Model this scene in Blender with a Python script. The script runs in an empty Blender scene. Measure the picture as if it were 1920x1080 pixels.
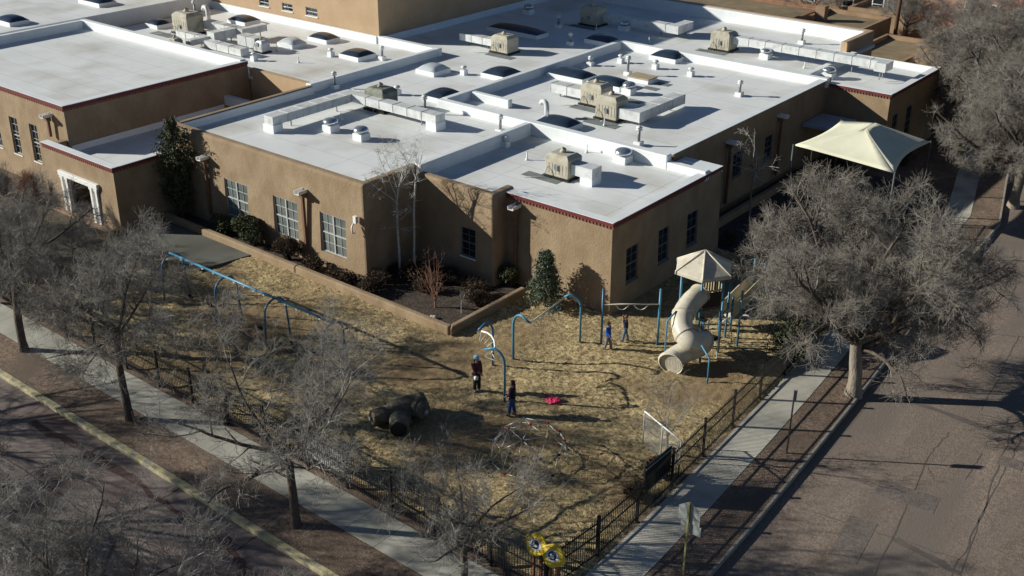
import bpy, bmesh, math, random
import numpy as np
from mathutils import Vector, Matrix
R = math.radians
scene = bpy.context.scene
COL = scene.collection

# ------------------------------------------------------------------ camera
PITCH, YAW, ROLL, FPX, CAMH = R(25.893), R(38.7575), R(0.298), 2100.0, 25.0
_f = Vector((-math.cos(PITCH)*math.sin(YAW), math.cos(PITCH)*math.cos(YAW), -math.sin(PITCH)))
_r0 = Vector((math.cos(YAW), math.sin(YAW), 0)); _u0 = _r0.cross(_f)
_r = _r0*math.cos(ROLL) + _u0*math.sin(ROLL); _u = _u0*math.cos(ROLL) - _r0*math.sin(ROLL)
cam_d = bpy.data.cameras.new('camera'); cam = bpy.data.objects.new('camera', cam_d); COL.objects.link(cam)
M = Matrix((_r, _u, -_f)).transposed().to_4x4(); M.translation = Vector((0, 0, CAMH)); cam.matrix_world = M
cam_d.sensor_width = 36; cam_d.lens = FPX/1920*36; cam_d.clip_end = 2000; cam_d.clip_start = 0.5
scene.camera = cam

def G(px, py, z=0.0):
    """world point at height z seen at a photograph position (used to survey the plan of the site)"""
    d = _f + _r*((px-960)/FPX) - _u*((py-540)/FPX)
    t = (z-CAMH)/d.z
    return Vector((d.x*t, d.y*t, z))

# ------------------------------------------------------------------ light
SUN_AZ, SUN_EL = R(33.5), R(21.8)       # direction the light travels to, in plan; height of the sun
w = bpy.data.worlds.new('World'); scene.world = w; w.use_nodes = True
nt = w.node_tree; bg = nt.nodes['Background']
sky = nt.nodes.new('ShaderNodeTexSky'); sky.sky_type = 'NISHITA'; sky.sun_disc = False
sky.sun_elevation = SUN_EL; sky.sun_rotation = R(236.5); sky.altitude = 1600; sky.dust_density = 0.1; sky.air_density = 0.85; sky.ozone_density = 2.2
nt.links.new(sky.outputs[0], bg.inputs[0]); bg.inputs[1].default_value = 0.05
sun_d = bpy.data.lights.new('sun', 'SUN'); sun_d.energy = 5.0; sun_d.angle = R(0.5); sun_d.color = (1.0, 0.965, 0.86)
sun = bpy.data.objects.new('sun', sun_d); COL.objects.link(sun)
ld = Vector((math.cos(SUN_EL)*math.cos(SUN_AZ), math.cos(SUN_EL)*math.sin(SUN_AZ), -math.sin(SUN_EL)))
sun.rotation_euler = ld.to_track_quat('-Z', 'Y').to_euler(); sun.location = (-60, -20, 60)
scene.view_settings.view_transform = 'Standard'; scene.view_settings.look = 'None'
scene.view_settings.exposure = 0.36; scene.view_settings.gamma = 1.0

# ------------------------------------------------------------------ materials
def mat(name, c1, c2=None, scale=4.0, rough=0.85, bump=0.0, bscale=None, metal=0.0, detail=6.0, spec=0.3, lo=0.35, hi=0.65,
        c3=None, scale3=0.5, lo3=0.45, hi3=0.65, vor=None, stretch=None, extra=None):
    m = bpy.data.materials.new(name); m.use_nodes = True
    n = m.node_tree.nodes; l = m.node_tree.links; b = n['Principled BSDF']
    b.inputs['Roughness'].default_value = rough; b.inputs['Metallic'].default_value = metal
    b.inputs['Specular IOR Level'].default_value = spec
    if c2 is None and not bump:
        b.inputs['Base Color'].default_value = (*c1, 1); return m
    tc = n.new('ShaderNodeNewGeometry'); vec = tc.outputs['Position']
    if stretch:
        mp = n.new('ShaderNodeVectorMath'); mp.operation = 'MULTIPLY'; l.new(vec, mp.inputs[0]); mp.inputs[1].default_value = stretch; vec = mp.outputs[0]
    col = None
    if c2 is None: c2 = c1
    nz = n.new('ShaderNodeTexNoise'); nz.inputs['Scale'].default_value = scale; nz.inputs['Detail'].default_value = detail
    nz.inputs['Roughness'].default_value = 0.65; l.new(vec, nz.inputs['Vector'])
    rp = n.new('ShaderNodeValToRGB'); rp.color_ramp.elements[0].position = lo; rp.color_ramp.elements[1].position = hi
    rp.color_ramp.elements[0].color = (*c1, 1); rp.color_ramp.elements[1].color = (*c2, 1)
    l.new(nz.outputs[0], rp.inputs[0]); col = rp.outputs[0]
    if vor:                                    # (scale, dark factor): small chips with a tone each
        v = n.new('ShaderNodeTexVoronoi'); v.inputs['Scale'].default_value = vor[0]; l.new(tc.outputs['Position'], v.inputs['Vector'])
        sp = n.new('ShaderNodeSeparateColor'); l.new(v.outputs['Color'], sp.inputs[0])
        mr = n.new('ShaderNodeMapRange'); mr.inputs[3].default_value = vor[1]; mr.inputs[4].default_value = vor[2]; l.new(sp.outputs[0], mr.inputs[0])
        mx = n.new('ShaderNodeVectorMath'); mx.operation = 'SCALE'; l.new(col, mx.inputs[0]); l.new(mr.outputs[0], mx.inputs['Scale']); col = mx.outputs[0]
    if c3:
        n3 = n.new('ShaderNodeTexNoise'); n3.inputs['Scale'].default_value = scale3; n3.inputs['Detail'].default_value = 5; l.new(vec, n3.inputs['Vector'])
        r3 = n.new('ShaderNodeMapRange'); r3.inputs[1].default_value = lo3; r3.inputs[2].default_value = hi3; l.new(n3.outputs[0], r3.inputs[0])
        mx = n.new('ShaderNodeMix'); mx.data_type = 'RGBA'; l.new(r3.outputs[0], mx.inputs[0]); l.new(col, mx.inputs[6]); mx.inputs[7].default_value = (*c3, 1); col = mx.outputs[2]
    if extra: col = extra(n, l, tc.outputs['Position'], col)
    l.new(col, b.inputs['Base Color'])
    if bump:
        nb = n.new('ShaderNodeTexNoise'); nb.inputs['Scale'].default_value = bscale or scale*4; nb.inputs['Detail'].default_value = 4; l.new(vec, nb.inputs['Vector'])
        bp = n.new('ShaderNodeBump'); bp.inputs['Strength'].default_value = bump; bp.inputs['Distance'].default_value = 0.05
        l.new(nb.outputs[0], bp.inputs['Height']); l.new(bp.outputs[0], b.inputs['Normal'])
    return m

def lines_fx(period, width, dark, axis=1, wob=0.0, off=0.0, period2=None, axis2=0, wob_scale=0.4):
    """narrow darker seams every `period` metres along an axis (joints, membrane laps, sealed cracks)"""
    def fx(n, l, pos, col):
        def one(per, ax):
            s = n.new('ShaderNodeSeparateXYZ'); l.new(pos, s.inputs[0]); v = s.outputs[ax]
            if wob:
                nz = n.new('ShaderNodeTexNoise'); nz.inputs['Scale'].default_value = wob_scale; nz.inputs['Detail'].default_value = 5; l.new(pos, nz.inputs['Vector'])
                mu = n.new('ShaderNodeMath'); mu.operation = 'MULTIPLY_ADD'; l.new(nz.outputs[0], mu.inputs[0]); mu.inputs[1].default_value = wob; l.new(v, mu.inputs[2]); v = mu.outputs[0]
            a = n.new('ShaderNodeMath'); a.operation = 'ADD'; l.new(v, a.inputs[0]); a.inputs[1].default_value = 500+off
            md = n.new('ShaderNodeMath'); md.operation = 'MODULO'; l.new(a.outputs[0], md.inputs[0]); md.inputs[1].default_value = per
            lt = n.new('ShaderNodeMath'); lt.operation = 'LESS_THAN'; l.new(md.outputs[0], lt.inputs[0]); lt.inputs[1].default_value = width
            return lt.outputs[0]
        k = one(period, axis)
        if period2:
            k2 = one(period2, axis2); mxx = n.new('ShaderNodeMath'); mxx.operation = 'MAXIMUM'; l.new(k, mxx.inputs[0]); l.new(k2, mxx.inputs[1]); k = mxx.outputs[0]
        mr = n.new('ShaderNodeMapRange'); mr.inputs[3].default_value = 1; mr.inputs[4].default_value = dark; l.new(k, mr.inputs[0])
        mx = n.new('ShaderNodeVectorMath'); mx.operation = 'SCALE'; l.new(col, mx.inputs[0]); l.new(mr.outputs[0], mx.inputs['Scale'])
        return mx.outputs[0]
    return fx

STUCCO = mat('stucco', (.25, .18, .112), (.335, .25, .162), 0.8, .95, .45, 9, c3=(.25, .168, .098), scale3=1.3, lo3=.48, hi3=.8, stretch=(1, 1, .75))
STUCCO2 = mat('pale_stucco', (.40, .28, .17), (.46, .33, .21), 0.6, .95, .3, 9)
WHITE = mat('roof_membrane', (.66, .68, .675), (.74, .755, .75), 0.35, .6, .12, 3, c3=(.52, .505, .46), scale3=.25, lo3=.50, hi3=.74,
            extra=lines_fx(1.9, .05, .76, 1, .14, .3, 7.5, 0))
LINER = mat('parapet_membrane', (.68, .71, .72), (.75, .78, .79), 1.0, .55, .1, 4)
RED = mat('red_cornice', (.12, .025, .026), (.16, .036, .034), 2, .6)
REDD = mat('red_dentil', (.19, .075, .055), (.24, .10, .075), 2, .7)
WPAINT = mat('white_paint', (.72, .73, .72), (.80, .80, .78), 3, .5)
GLASS = mat('window_glass', (.10, .12, .115), (.19, .21, .20), .9, .15, spec=.6)
DGLASS = mat('dark_glass', (.010, .013, .018), (.022, .028, .035), .9, .1, spec=.6)
DOMED = mat('smoked_dome', (.018, .028, .045), (.03, .045, .07), 1.5, .16, spec=.7)
DOMEL = mat('clear_dome', (.42, .46, .49), (.52, .56, .58), 1.5, .25, spec=.6)
GALV = mat('galvanised_duct', (.56, .58, .58), (.68, .70, .70), 3.5, .5, metal=.12, c3=(.44, .44, .42), scale3=2, lo3=.5, hi3=.75)
MUNTIN = mat('dull_frame', (.42, .44, .44), (.5, .52, .52), 3, .6)
FRAMESH = mat('grey_frame', (.12, .135, .145), (.16, .175, .185), 3, .6)  # frames and sills on shaded walls, shade darkened into the colour
STEEL = mat('spun_metal', (.55, .57, .6), (.7, .72, .75), 3, .22, metal=.85)
COOLER = mat('cooler_beige', (.40, .37, .29), (.49, .46, .37), 2.5, .6, c3=(.24, .21, .16), scale3=1.8, lo3=.52, hi3=.8)
COOLG = mat('cooler_green', (.16, .18, .15), (.24, .25, .2), 2.5, .6, c3=(.1, .1, .08), scale3=1.8)
PADM = mat('walk_pad', (.15, .17, .17), (.21, .23, .23), 3, .9)
PIPE = mat('vent_pipe', (.16, .17, .18), (.34, .35, .35), 6, .5, metal=.3)
DARK = mat('dark_metal', (.012, .012, .013), (.02, .02, .02), 4, .5)
FENCE = mat('fence_black', (.010, .010, .011), (.018, .017, .016), 5, .55)
DOWN = mat('downspout_brown', (.16, .09, .055), (.2, .12, .07), 4, .7)
MULCH = mat('wood_mulch', (.275, .20, .10), (.53, .42, .225), 2.6, .95, 1.0, 20, c3=(.24, .168, .09), scale3=.22, lo3=.46, hi3=.68, vor=(11, .42, 1.42), lo=.3, hi=.7)
DIRT = mat('bare_dirt', (.15, .10, .07), (.24, .17, .12), 1.3, .98, .7, 14, c3=(.12, .085, .06), scale3=.5, vor=(16, .7, 1.15))
VERGE = mat('verge_gravel', (.17, .12, .088), (.26, .19, .142), 1.6, .98, .7, 18, c3=(.135, .10, .075), scale3=.4, vor=(11, .55, 1.3))
SOIL = mat('planter_soil', (.045, .035, .028), (.09, .07, .055), 2.5, 1, .8, 12, vor=(12, .6, 1.3))
YARD = mat('dry_yard', (.07, .055, .038), (.15, .12, .075), 1.2, 1, .8, 12, c3=(.05, .045, .03), scale3=.4, vor=(12, .6, 1.3))
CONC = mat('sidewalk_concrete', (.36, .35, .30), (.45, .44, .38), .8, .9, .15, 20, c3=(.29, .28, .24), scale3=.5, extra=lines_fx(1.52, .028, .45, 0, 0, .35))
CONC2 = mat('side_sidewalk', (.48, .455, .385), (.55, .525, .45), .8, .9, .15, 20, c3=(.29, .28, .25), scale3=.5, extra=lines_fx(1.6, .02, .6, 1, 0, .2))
PAVE = mat('entrance_paving', (.10, .105, .09), (.14, .145, .125), .8, .9, .2, 14, c3=(.08, .08, .07), scale3=.4)
KERB = mat('kerb_concrete', (.23, .21, .18), (.31, .285, .245), 2, .9, .2, 18)
YKERB = mat('yellow_kerb', (.42, .365, .19), (.55, .49, .30), 4, .85, .4, 18, c3=(.27, .25, .20), scale3=2.2, lo3=.44, hi3=.6)
ROAD = mat('worn_asphalt', (.19, .145, .115), (.26, .205, .165), .45, .95, .35, 22, c3=(.175, .145, .122), scale3=.3, lo3=.42, hi3=.6, vor=(13, .72, 1.2), stretch=(1.6, .35, 1))
ROADL = mat('left_asphalt', (.19, .155, .14), (.25, .21, .19), .5, .95, .3, 22, c3=(.14, .10, .09), scale3=.5, vor=(22, .85, 1.1),
            extra=lines_fx(4.2, .06, .35, 1, 1.0, .1, 4.6, 0, .3))
TAR = mat('tar_patch', (.105, .088, .078), (.135, .115, .102), 1.5, .9)
REDTAR = mat('red_patch', (.075, .045, .038), (.10, .062, .055), 1.5, .9)
BLUE = mat('blue_powdercoat', (.055, .19, .30), (.075, .24, .36), 3, .4)
BLUED = mat('deep_blue_powdercoat', (.04, .13, .24), (.05, .16, .28), 3, .4)
CREAM = mat('cream_plastic', (.50, .46, .37), (.60, .56, .46), 1.6, .35, c3=(.42,.38,.29), scale3=3.5, lo3=.52, hi3=.75)
TAN = mat('tan_plastic', (.42, .36, .22), (.50, .43, .27), 1.2, .5)
DECK = mat('deck_brown', (.03, .022, .018), (.05, .038, .03), 3, .7)
CANVAS = mat('shade_canvas', (.56, .55, .42), (.62, .61, .48), .8, .85)
BARK = mat('dark_bark', (.07, .055, .045), (.13, .105, .085), 4, .95, .8, 16, stretch=(1, 1, .3))
BARKL = mat('pale_bark', (.18, .15, .12), (.27, .235, .19), 4, .95, .8, 16, stretch=(1, 1, .3))
TWIG = mat('grey_twig', (.14, .13, .115), (.33, .31, .28), 2.0, .9)
TWIGB = mat('brown_twig', (.15, .132, .112), (.31, .285, .25), 2.0, .9)
TWIGR = mat('red_twig', (.17, .085, .055), (.29, .16, .11), 3, .85)
ASPEN = mat('aspen_bark', (.40, .39, .35), (.58, .57, .52), 5, .85, c3=(.12, .11, .1), scale3=7, lo3=.6, hi3=.7)
TWIGD = mat('dark_twig', (.035, .027, .022), (.075, .058, .045), 3, .95)
LEAFD = mat('evergreen_leaf', (.035, .045, .02), (.085, .10, .045), 4, .8)
LEAFB = mat('brown_hedge_leaf', (.040, .026, .016), (.085, .052, .030), 4, .85)
SPRUCE = mat('spruce_needle', (.07, .09, .055), (.15, .18, .12), 5, .8)
ROCKM = mat('moulded_rock', (.08, .067, .047), (.17, .145, .10), 2.6, .85, .9, 6, c3=(.13, .135, .10), scale3=1.4)
STONE = mat('pale_stone', (.42, .41, .36), (.55, .53, .47), 5, .9, .5, 12, c3=(.2, .18, .15), scale3=8, lo3=.55, hi3=.62)
PINK = mat('pink_fabric', (.55, .03, .11), (.68, .06, .16), 8, .8, .5, 12)
YEL = mat('yellow_plastic', (.62, .44, .03), (.74, .55, .06), 3, .45)
NAVY = mat('navy_decal', (.02, .035, .07)); DECALW = mat('white_decal', (.55, .58, .6))
REDP = mat('red_joint', (.42, .02, .02)); BLUP = mat('blue_joint', (.02, .05, .14)); YELP = mat('yellow_joint', (.5, .38, .05)); SILV = mat('silver_tube', (.30, .32, .32), (.42, .43, .42), 5, .4, metal=.5)
SIGNB = mat('sign_back', (.30, .33, .31), (.38, .41, .39), 3, .5, metal=.3)
POSTY = mat('olive_post', (.20, .20, .08), (.27, .26, .12), 4, .7)
POLE = mat('utility_pole', (.085, .045, .03), (.13, .07, .045), 3, .9, stretch=(3, 3, .3))
BRICK = mat('brick_wall', (.22, .11, .07), (.31, .17, .11), 1.5, .9, .3, 14, extra=lines_fx(.3, .05, .75, 2))
BGROOF = mat('gravel_roof', (.20, .155, .09), (.27, .21, .13), 1.0, .95, .3, 10, c3=(.16, .12, .075), scale3=.3)
ADOBE = mat('adobe_house', (.25, .165, .10), (.32, .22, .14), .8, .95, .3, 9)
PINKH = mat('pink_stucco', (.31, .175, .13), (.38, .225, .17), .8, .95, .3, 9)
GROUND = mat('city_ground', (.12, .09, .065), (.19, .145, .105), .4, .98, .5, 8, c3=(.09, .075, .06), scale3=.08)
HATCH = mat('tan_hatch', (.36, .29, .19), (.42, .35, .24), 2, .7)
SKIN = mat('skin', (.40, .22, .15)); HAIRD = mat('dark_hair', (.02, .014, .01)); HAIRB = mat('brown_hair', (.08, .045, .025))
def cloth(n, c): return mat(n, tuple(x*.8 for x in c), c, 6, .85, .3, 14)

# ------------------------------------------------------------------ mesh builder
ORG = {}
class MB:
    def __init__(s): s.v = []; s.f = []; s.m = []; s.smooth = []
    def add(s, vs, fs, mi=0, smooth=False):
        o = len(s.v); s.v += [tuple(p) for p in vs]
        for f in fs: s.f.append(tuple(i+o for i in f)); s.m.append(mi); s.smooth.append(smooth)
        return s
    def box(s, x0, x1, y0, y1, z0, z1, mi=0):
        v = [(x0,y0,z0),(x1,y0,z0),(x1,y1,z0),(x0,y1,z0),(x0,y0,z1),(x1,y0,z1),(x1,y1,z1),(x0,y1,z1)]
        return s.add(v, [(0,3,2,1),(4,5,6,7),(0,1,5,4),(1,2,6,5),(2,3,7,6),(3,0,4,7)], mi)
    def obox(s, c, hx, hy, z0, z1, a=0, mi=0, top=1.0):
        ca, sa = math.cos(a), math.sin(a); v = []
        for z, k in ((z0, 1), (z1, top)):
            for X, Y in ((-hx,-hy),(hx,-hy),(hx,hy),(-hx,hy)):
                v.append((c[0]+(X*ca-Y*sa)*k, c[1]+(X*sa+Y*ca)*k, z))
        return s.add(v, [(0,3,2,1),(4,5,6,7),(0,1,5,4),(1,2,6,5),(2,3,7,6),(3,0,4,7)], mi)
    def prism(s, pts, z0, z1, mi=0):
        n = len(pts); v = [(p[0],p[1],z0) for p in pts]+[(p[0],p[1],z1) for p in pts]
        return s.add(v, [tuple(range(n-1,-1,-1)), tuple(range(n,2*n))]+[(i,(i+1)%n,n+(i+1)%n,n+i) for i in range(n)], mi)
    def tube(s, pts, rad, sides=8, mi=0, caps=True, smooth=True):
        pts = [Vector(p) for p in pts]; n = len(pts)
        if not hasattr(rad, '__len__'): rad = [rad]*n
        ref = None; v = []
        for i, p in enumerate(pts):
            t = (pts[min(i+1,n-1)]-pts[max(i-1,0)]).normalized()
            if ref is None: ref = t.cross(Vector((0,0,1)));  ref = ref if ref.length > .05 else Vector((1,0,0))
            ref = (ref - t*ref.dot(t)).normalized(); b = t.cross(ref)
            for k in range(sides):
                a = 2*math.pi*k/sides; v.append(p+(ref*math.cos(a)+b*math.sin(a))*rad[i])
        f = [(i*sides+k, i*sides+(k+1)%sides, (i+1)*sides+(k+1)%sides, (i+1)*sides+k) for i in range(n-1) for k in range(sides)]
        s.add(v, f, mi, smooth)
        if caps:
            o = len(s.v)-len(v)
            s.f.append(tuple(o+k for k in range(sides-1,-1,-1))); s.m.append(mi); s.smooth.append(False)
            s.f.append(tuple(o+(n-1)*sides+k for k in range(sides))); s.m.append(mi); s.smooth.append(False)
        return s
    def lathe(s, c, prof, sides=16, mi=0):
        v = []; n = len(prof)
        for (rr, z) in prof:
            for k in range(sides):
                a = 2*math.pi*k/sides; v.append((c[0]+rr*math.cos(a), c[1]+rr*math.sin(a), c[2]+z))
        f = [(i*sides+k, i*sides+(k+1)%sides, (i+1)*sides+(k+1)%sides, (i+1)*sides+k) for i in range(n-1) for k in range(sides)]
        f.append(tuple(range(sides-1,-1,-1))); f.append(tuple((n-1)*sides+k for k in range(sides)))
        return s.add(v, f, mi, True)
    def build(s, name, mats, parent=None, bevel=0, label=None, seg=2):
        org = ORG[parent.name] if parent else Vector((0,0,0))
        me = bpy.data.meshes.new(name); me.from_pydata([(p[0]-org.x, p[1]-org.y, p[2]-org.z) for p in s.v], [], s.f)
        if not isinstance(mats, (list, tuple)): mats = [mats]
        for m_ in mats: me.materials.append(m_)
        me.polygons.foreach_set('material_index', s.m); me.polygons.foreach_set('use_smooth', s.smooth); me.update()
        o = bpy.data.objects.new(name, me); COL.objects.link(o)
        if parent: o.parent = parent
        ORG[o.name] = org
        if bevel:
            b = o.modifiers.new('edge_round', 'BEVEL'); b.width = bevel; b.segments = seg; b.limit_method = 'ANGLE'; b.angle_limit = R(40)
        if label: o['label'] = label
        return o
def tag(o, label=None, cat=None, group=None, kind=None):
    if label: o['label'] = label
    if cat: o['category'] = cat
    if group: o['group'] = group
    if kind: o['kind'] = kind
    return o
def thing(name, loc, label, cat, group=None, rz=0):
    o = bpy.data.objects.new(name, None); o.empty_display_size = .3; COL.objects.link(o); o.location = loc; o.rotation_euler.z = rz
    ORG[o.name] = Vector(loc) if rz == 0 else Vector((0,0,0))
    return tag(o, label, cat, group)
def local(name, label, cat, group=None, loc=(0,0,0), rz=0):
    """an Empty whose parts are modelled round its own origin"""
    o = bpy.data.objects.new(name, None); o.empty_display_size = .3; COL.objects.link(o); o.location = loc; o.rotation_euler.z = rz
    ORG[o.name] = Vector((0,0,0)); return tag(o, label, cat, group)
def dup(root, loc, rz=0, label=None, sc=1.0, group=None):
    r_ = root.copy(); COL.objects.link(r_); r_.location = loc; r_.rotation_euler.z = rz; r_.scale = (sc, sc, sc)
    if label: r_['label'] = label
    if group: r_['group'] = group
    for ch in list(root.children):
        c = ch.copy(); COL.objects.link(c); c.parent = r_
        for g in list(ch.children):
            d = g.copy(); COL.objects.link(d); d.parent = c
    return r_
def structure(o): o['kind'] = 'structure'; return o

# ------------------------------------------------------------------ ground, roads, pavements
def kx(y):      # east kerb line, slightly bent
    P_ = [(10,-13.0),(27.5,-13.25),(38,-13.85),(49.2,-14.75),(65,-15.65),(80,-19.5),(95,-24.5),(120,-33)]
    for (a, xa), (b, xb) in zip(P_, P_[1:]):
        if y <= b: return xa+(xb-xa)*(y-a)/(b-a)
    return P_[-1][1]
YS = [19.3, 22, 25, 30, 35, 40, 45, 50, 55, 60, 65, 70, 75, 80, 88, 95, 105, 120]
g = MB().box(-400, 300, -60, 500, -1.2, -.62); structure(g.build('ground', GROUND))
def strip(name, m, xa, xb, z0, z1, ys, bevel=0):
    b = MB(); v = []; n = len(ys)
    for y in ys: v += [(xa(y), y, z0), (xb(y), y, z0), (xb(y), y, z1), (xa(y), y, z1)]
    f = []
    for i in range(n-1):
        a = 4*i; c = a+4
        f += [(a,c,c+1,a+1), (a+3,a+2,c+2,c+3), (a+1,c+1,c+2,a+2), (a,a+3,c+3,c)]
    f += [(0,1,2,3), (4*n-4,4*n-1,4*n-2,4*n-3)]
    b.add(v, f); return structure(b.build(name, m, bevel=bevel))
# campus plateau and road surfaces
def plateau():
    b = MB()
    west = [(kx(y)-.05, y) for y in YS]
    pts = [(-140, 19.35)]+west+[(-140, 120)]
    b.prism(pts, -.6, -.03); return structure(b.build('campus_ground', DIRT))
plateau()
strip('side_road', ROAD, lambda y: kx(y), lambda y: kx(y)+13.5, -.6, -.16, [10]+YS)
b = MB().box(-140, -13.05, 4, 19.1, -.6, -.162); structure(b.build('front_road', ROADL))
b = MB().box(-13.05, 6, 4, 9.99, -.6, -.166); structure(b.build('road_junction', ROAD))
strip('far_verge', VERGE, lambda y: kx(y)+13.7, lambda y: kx(y)+60, -.6, -.02, [10]+YS)
strip('far_kerb', KERB, lambda y: kx(y)+13.5, lambda y: kx(y)+13.7, -.6, 0, [10]+YS)
strip('side_kerb', KERB, lambda y: kx(y)-.05-.07, lambda y: kx(y)+.003, -.5, .012, YS[1:], .02)
b = MB().box(-90, -14.6, 19.10, 19.40, -.5, .012); structure(b.build('yellow_kerb', YKERB, bevel=.04))
# corner return of the kerb
pts = []
b = MB(); cpts = [(-14.6, 19.25), (-14.1, 19.4), (-13.65, 19.8), (-13.4, 20.5), (-13.3, 22)]
for a, c in zip(cpts, cpts[1:]):
    d = (Vector(c)-Vector(a)); nrm = Vector((d.y, -d.x)).normalized()*.14; a = Vector(a); c = Vector(c)
    b.prism([a-nrm, a+nrm, c+nrm, c-nrm], -.5, .012)
structure(b.build('corner_kerb', KERB))
# pavements
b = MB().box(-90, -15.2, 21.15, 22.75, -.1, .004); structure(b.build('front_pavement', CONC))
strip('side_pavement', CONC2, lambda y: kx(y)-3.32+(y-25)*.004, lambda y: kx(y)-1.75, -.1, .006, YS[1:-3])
strip('side_verge', VERGE, lambda y: kx(y)-1.75, lambda y: kx(y)-.13, -.1, -.008, YS[1:])
b = MB().box(-90, -15.2, 19.42, 21.15, -.1, -.008); structure(b.build('front_verge', VERGE))
b = MB().prism([(-54.0,31.6),(-53.6,31.0),(-46.2,31.2),(-45.6,34.25),(-53.7,34.35)], -.1, .10); structure(b.build('entrance_path', PAVE))
b = MB().prism([(-75,23.3),(-51.5,23.3),(-50.6,29.5),(-53.5,31.5),(-75,31.5)], -.1, -.012); structure(b.build('front_yard', YARD))
b = MB().prism([(-31.2,51.4),(-18.6,51.4),(-20.2,68),(-28.7,68)], -.1, -.004); structure(b.build('shaded_yard', mat('yard_asphalt', (.035,.037,.04), (.05,.052,.055), .8, .95)))  # paving colour taken near black to hold the yard's deep shade
# playground mulch: a lumpy sheet
def mulch():
    rng = np.random.default_rng(3); st = .11
    xs = np.arange(-50.6, -16.2, st); ys = np.arange(23.25, 51.3, st)
    X, Y = np.meshgrid(xs, ys, indexing='ij'); Z = np.zeros_like(X)
    for (ax, ay, am, ph) in [(.7,.5,.03,0),(1.3,-.9,.025,1),(-.4,1.7,.02,2),(2.6,1.1,.015,4),(3.4,-3.0,.012,5)]:
        Z += am*np.sin(ax*X+ay*Y+ph+1.5*np.sin(.5*Y+ph))
    Z += rng.normal(0, .021, X.shape); Z += .07
    for (sx, sy) in ((-43.1,28.6),(-41.6,28.5),(-39.4,28.5),(-38,28.4),(-36,28.5),(-34.5,28.6)):
        d2 = (X-sx)**2*.7+(Y-sy)**2*2; Z += -.16*np.exp(-d2/.35)+.07*np.exp(-(np.sqrt(d2)-1.0)**2/.09)
    for k in range(26):
        sx, sy = rng.uniform(-44,-18), rng.uniform(24,38); d2 = (X-sx)**2+(Y-sy)**2; Z += rng.uniform(-.04,.04)*np.exp(-d2/rng.uniform(.1,.6))
    nx, ny = X.shape; idx = np.arange(nx*ny).reshape(nx, ny)
    keep = np.ones((nx-1, ny-1), bool); cx = X[:-1,:-1]+st/2; cy = Y[:-1,:-1]+st/2
    keep &= ~((cx < -31.55) & (cy > 34.2)); keep &= ~((cx < -26.9) & (cy > 40.6)); keep &= ~((cx < -31.3) & (cy > 34.2))
    keep &= ~((cx < -45.7) & (cy > 31.2)) & ~((cx < -50.2+(cy-23)*.1)); keep &= cx < (-13.25-3.42-(cy-25)*.045+.25)
    ed = np.minimum.reduce([X+50.2-(Y-23)*.1, Y-23.3, (-13.25-3.42-(Y-25)*.045)-X+.25])
    Z = Z*np.clip(ed/.45, 0, 1) - .10*np.clip(1-ed/.4, 0, 1)
    f = np.stack([idx[:-1,:-1], idx[1:,:-1], idx[1:,1:], idx[:-1,1:]], -1)[keep]
    me = bpy.data.meshes.new('playground_mulch'); me.from_pydata(np.stack([X.ravel(),Y.ravel(),Z.ravel()],1).tolist(), [], f.tolist())
    me.materials.append(MULCH); me.polygons.foreach_set('use_smooth', [True]*len(me.polygons)); me.update()
    o = bpy.data.objects.new('playground_mulch', me); COL.objects.link(o); structure(o)
mulch()
b = MB().box(-53.5, -31.6, 34.55, 41, -.1, .03).box(-31.62, -31.58, 34.55, 41, -.1, .03); structure(b.build('planter_soil', SOIL))
# tar repairs and cracks on the side road
def ribbon(name, pts, wd, m, z):
    b = MB(); P3 = [Vector((p[0], p[1], 0)) for p in pts]; v = []
    rr = random.Random(len(pts)*7)
    for i, p in enumerate(P3):
        t = (P3[min(i+1,len(P3)-1)]-P3[max(i-1,0)]).normalized(); nn = Vector((-t.y, t.x, 0)); ww = wd*rr.uniform(.6, 1.3)
        v += [p+nn*ww+Vector((0,0,z)), p-nn*ww+Vector((0,0,z))]
    b.add(v, [(2*i+1, 2*i+3, 2*i+2, 2*i) for i in range(len(P3)-1)]); return structure(b.build(name, m))
def wig(a, c, n, amp, seed):
    rr = random.Random(seed); a = Vector(a); c = Vector(c); d = c-a; nn = Vector((-d.y, d.x)).normalized()
    return [a+d*(i/n)+nn*(rr.uniform(-amp, amp) if 0 < i < n else 0) for i in range(n+1)]
def g2(px, py): p = G(px, py, -.156); return (p.x, p.y)
ribbon('tar_repair', [g2(1670,738),g2(1715,755),g2(1760,770),g2(1800,785),g2(1830,797),g2(1880,808),g2(1925,818)], .17, TAR, -.152)
ribbon('tar_repair', wig(g2(1678,1010), g2(1800,1075), 7, .1, 3), .14, TAR, -.152)
for px_, py_, wx, wy in ((1895,868,.45,.35),(1700,930,1.1,.55),(1600,1010,.5,1.3)):
    p_ = g2(px_, py_); structure(MB().obox(p_, wx, wy, -.30, -.1535, .12).build('asphalt_patch', mat('patch_asphalt', (.135,.112,.098), (.17,.143,.125), 1.2, .95, .3, 20, vor=(14,.75,1.2))))
for i, (a, c) in enumerate([((1640,1080),(1745,850)),((1745,850),(1780,810)),((1785,1080),(1866,915)),((1866,915),(1920,810)),((1500,950),(1680,1010)),((1680,1010),(1800,1050)),((1840,770),(1910,630)),((1850,625),(1930,632)),((1900,795),(1800,1080)),((1740,875),(1752,900)),((1810,900),(1840,850))]):
    ribbon('road_crack', wig(g2(*a), g2(*c), 12, .06, i), .022, TAR, -.1545)
def g3(px, py): p = G(px, py, -.158); return (p.x, p.y)
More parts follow.
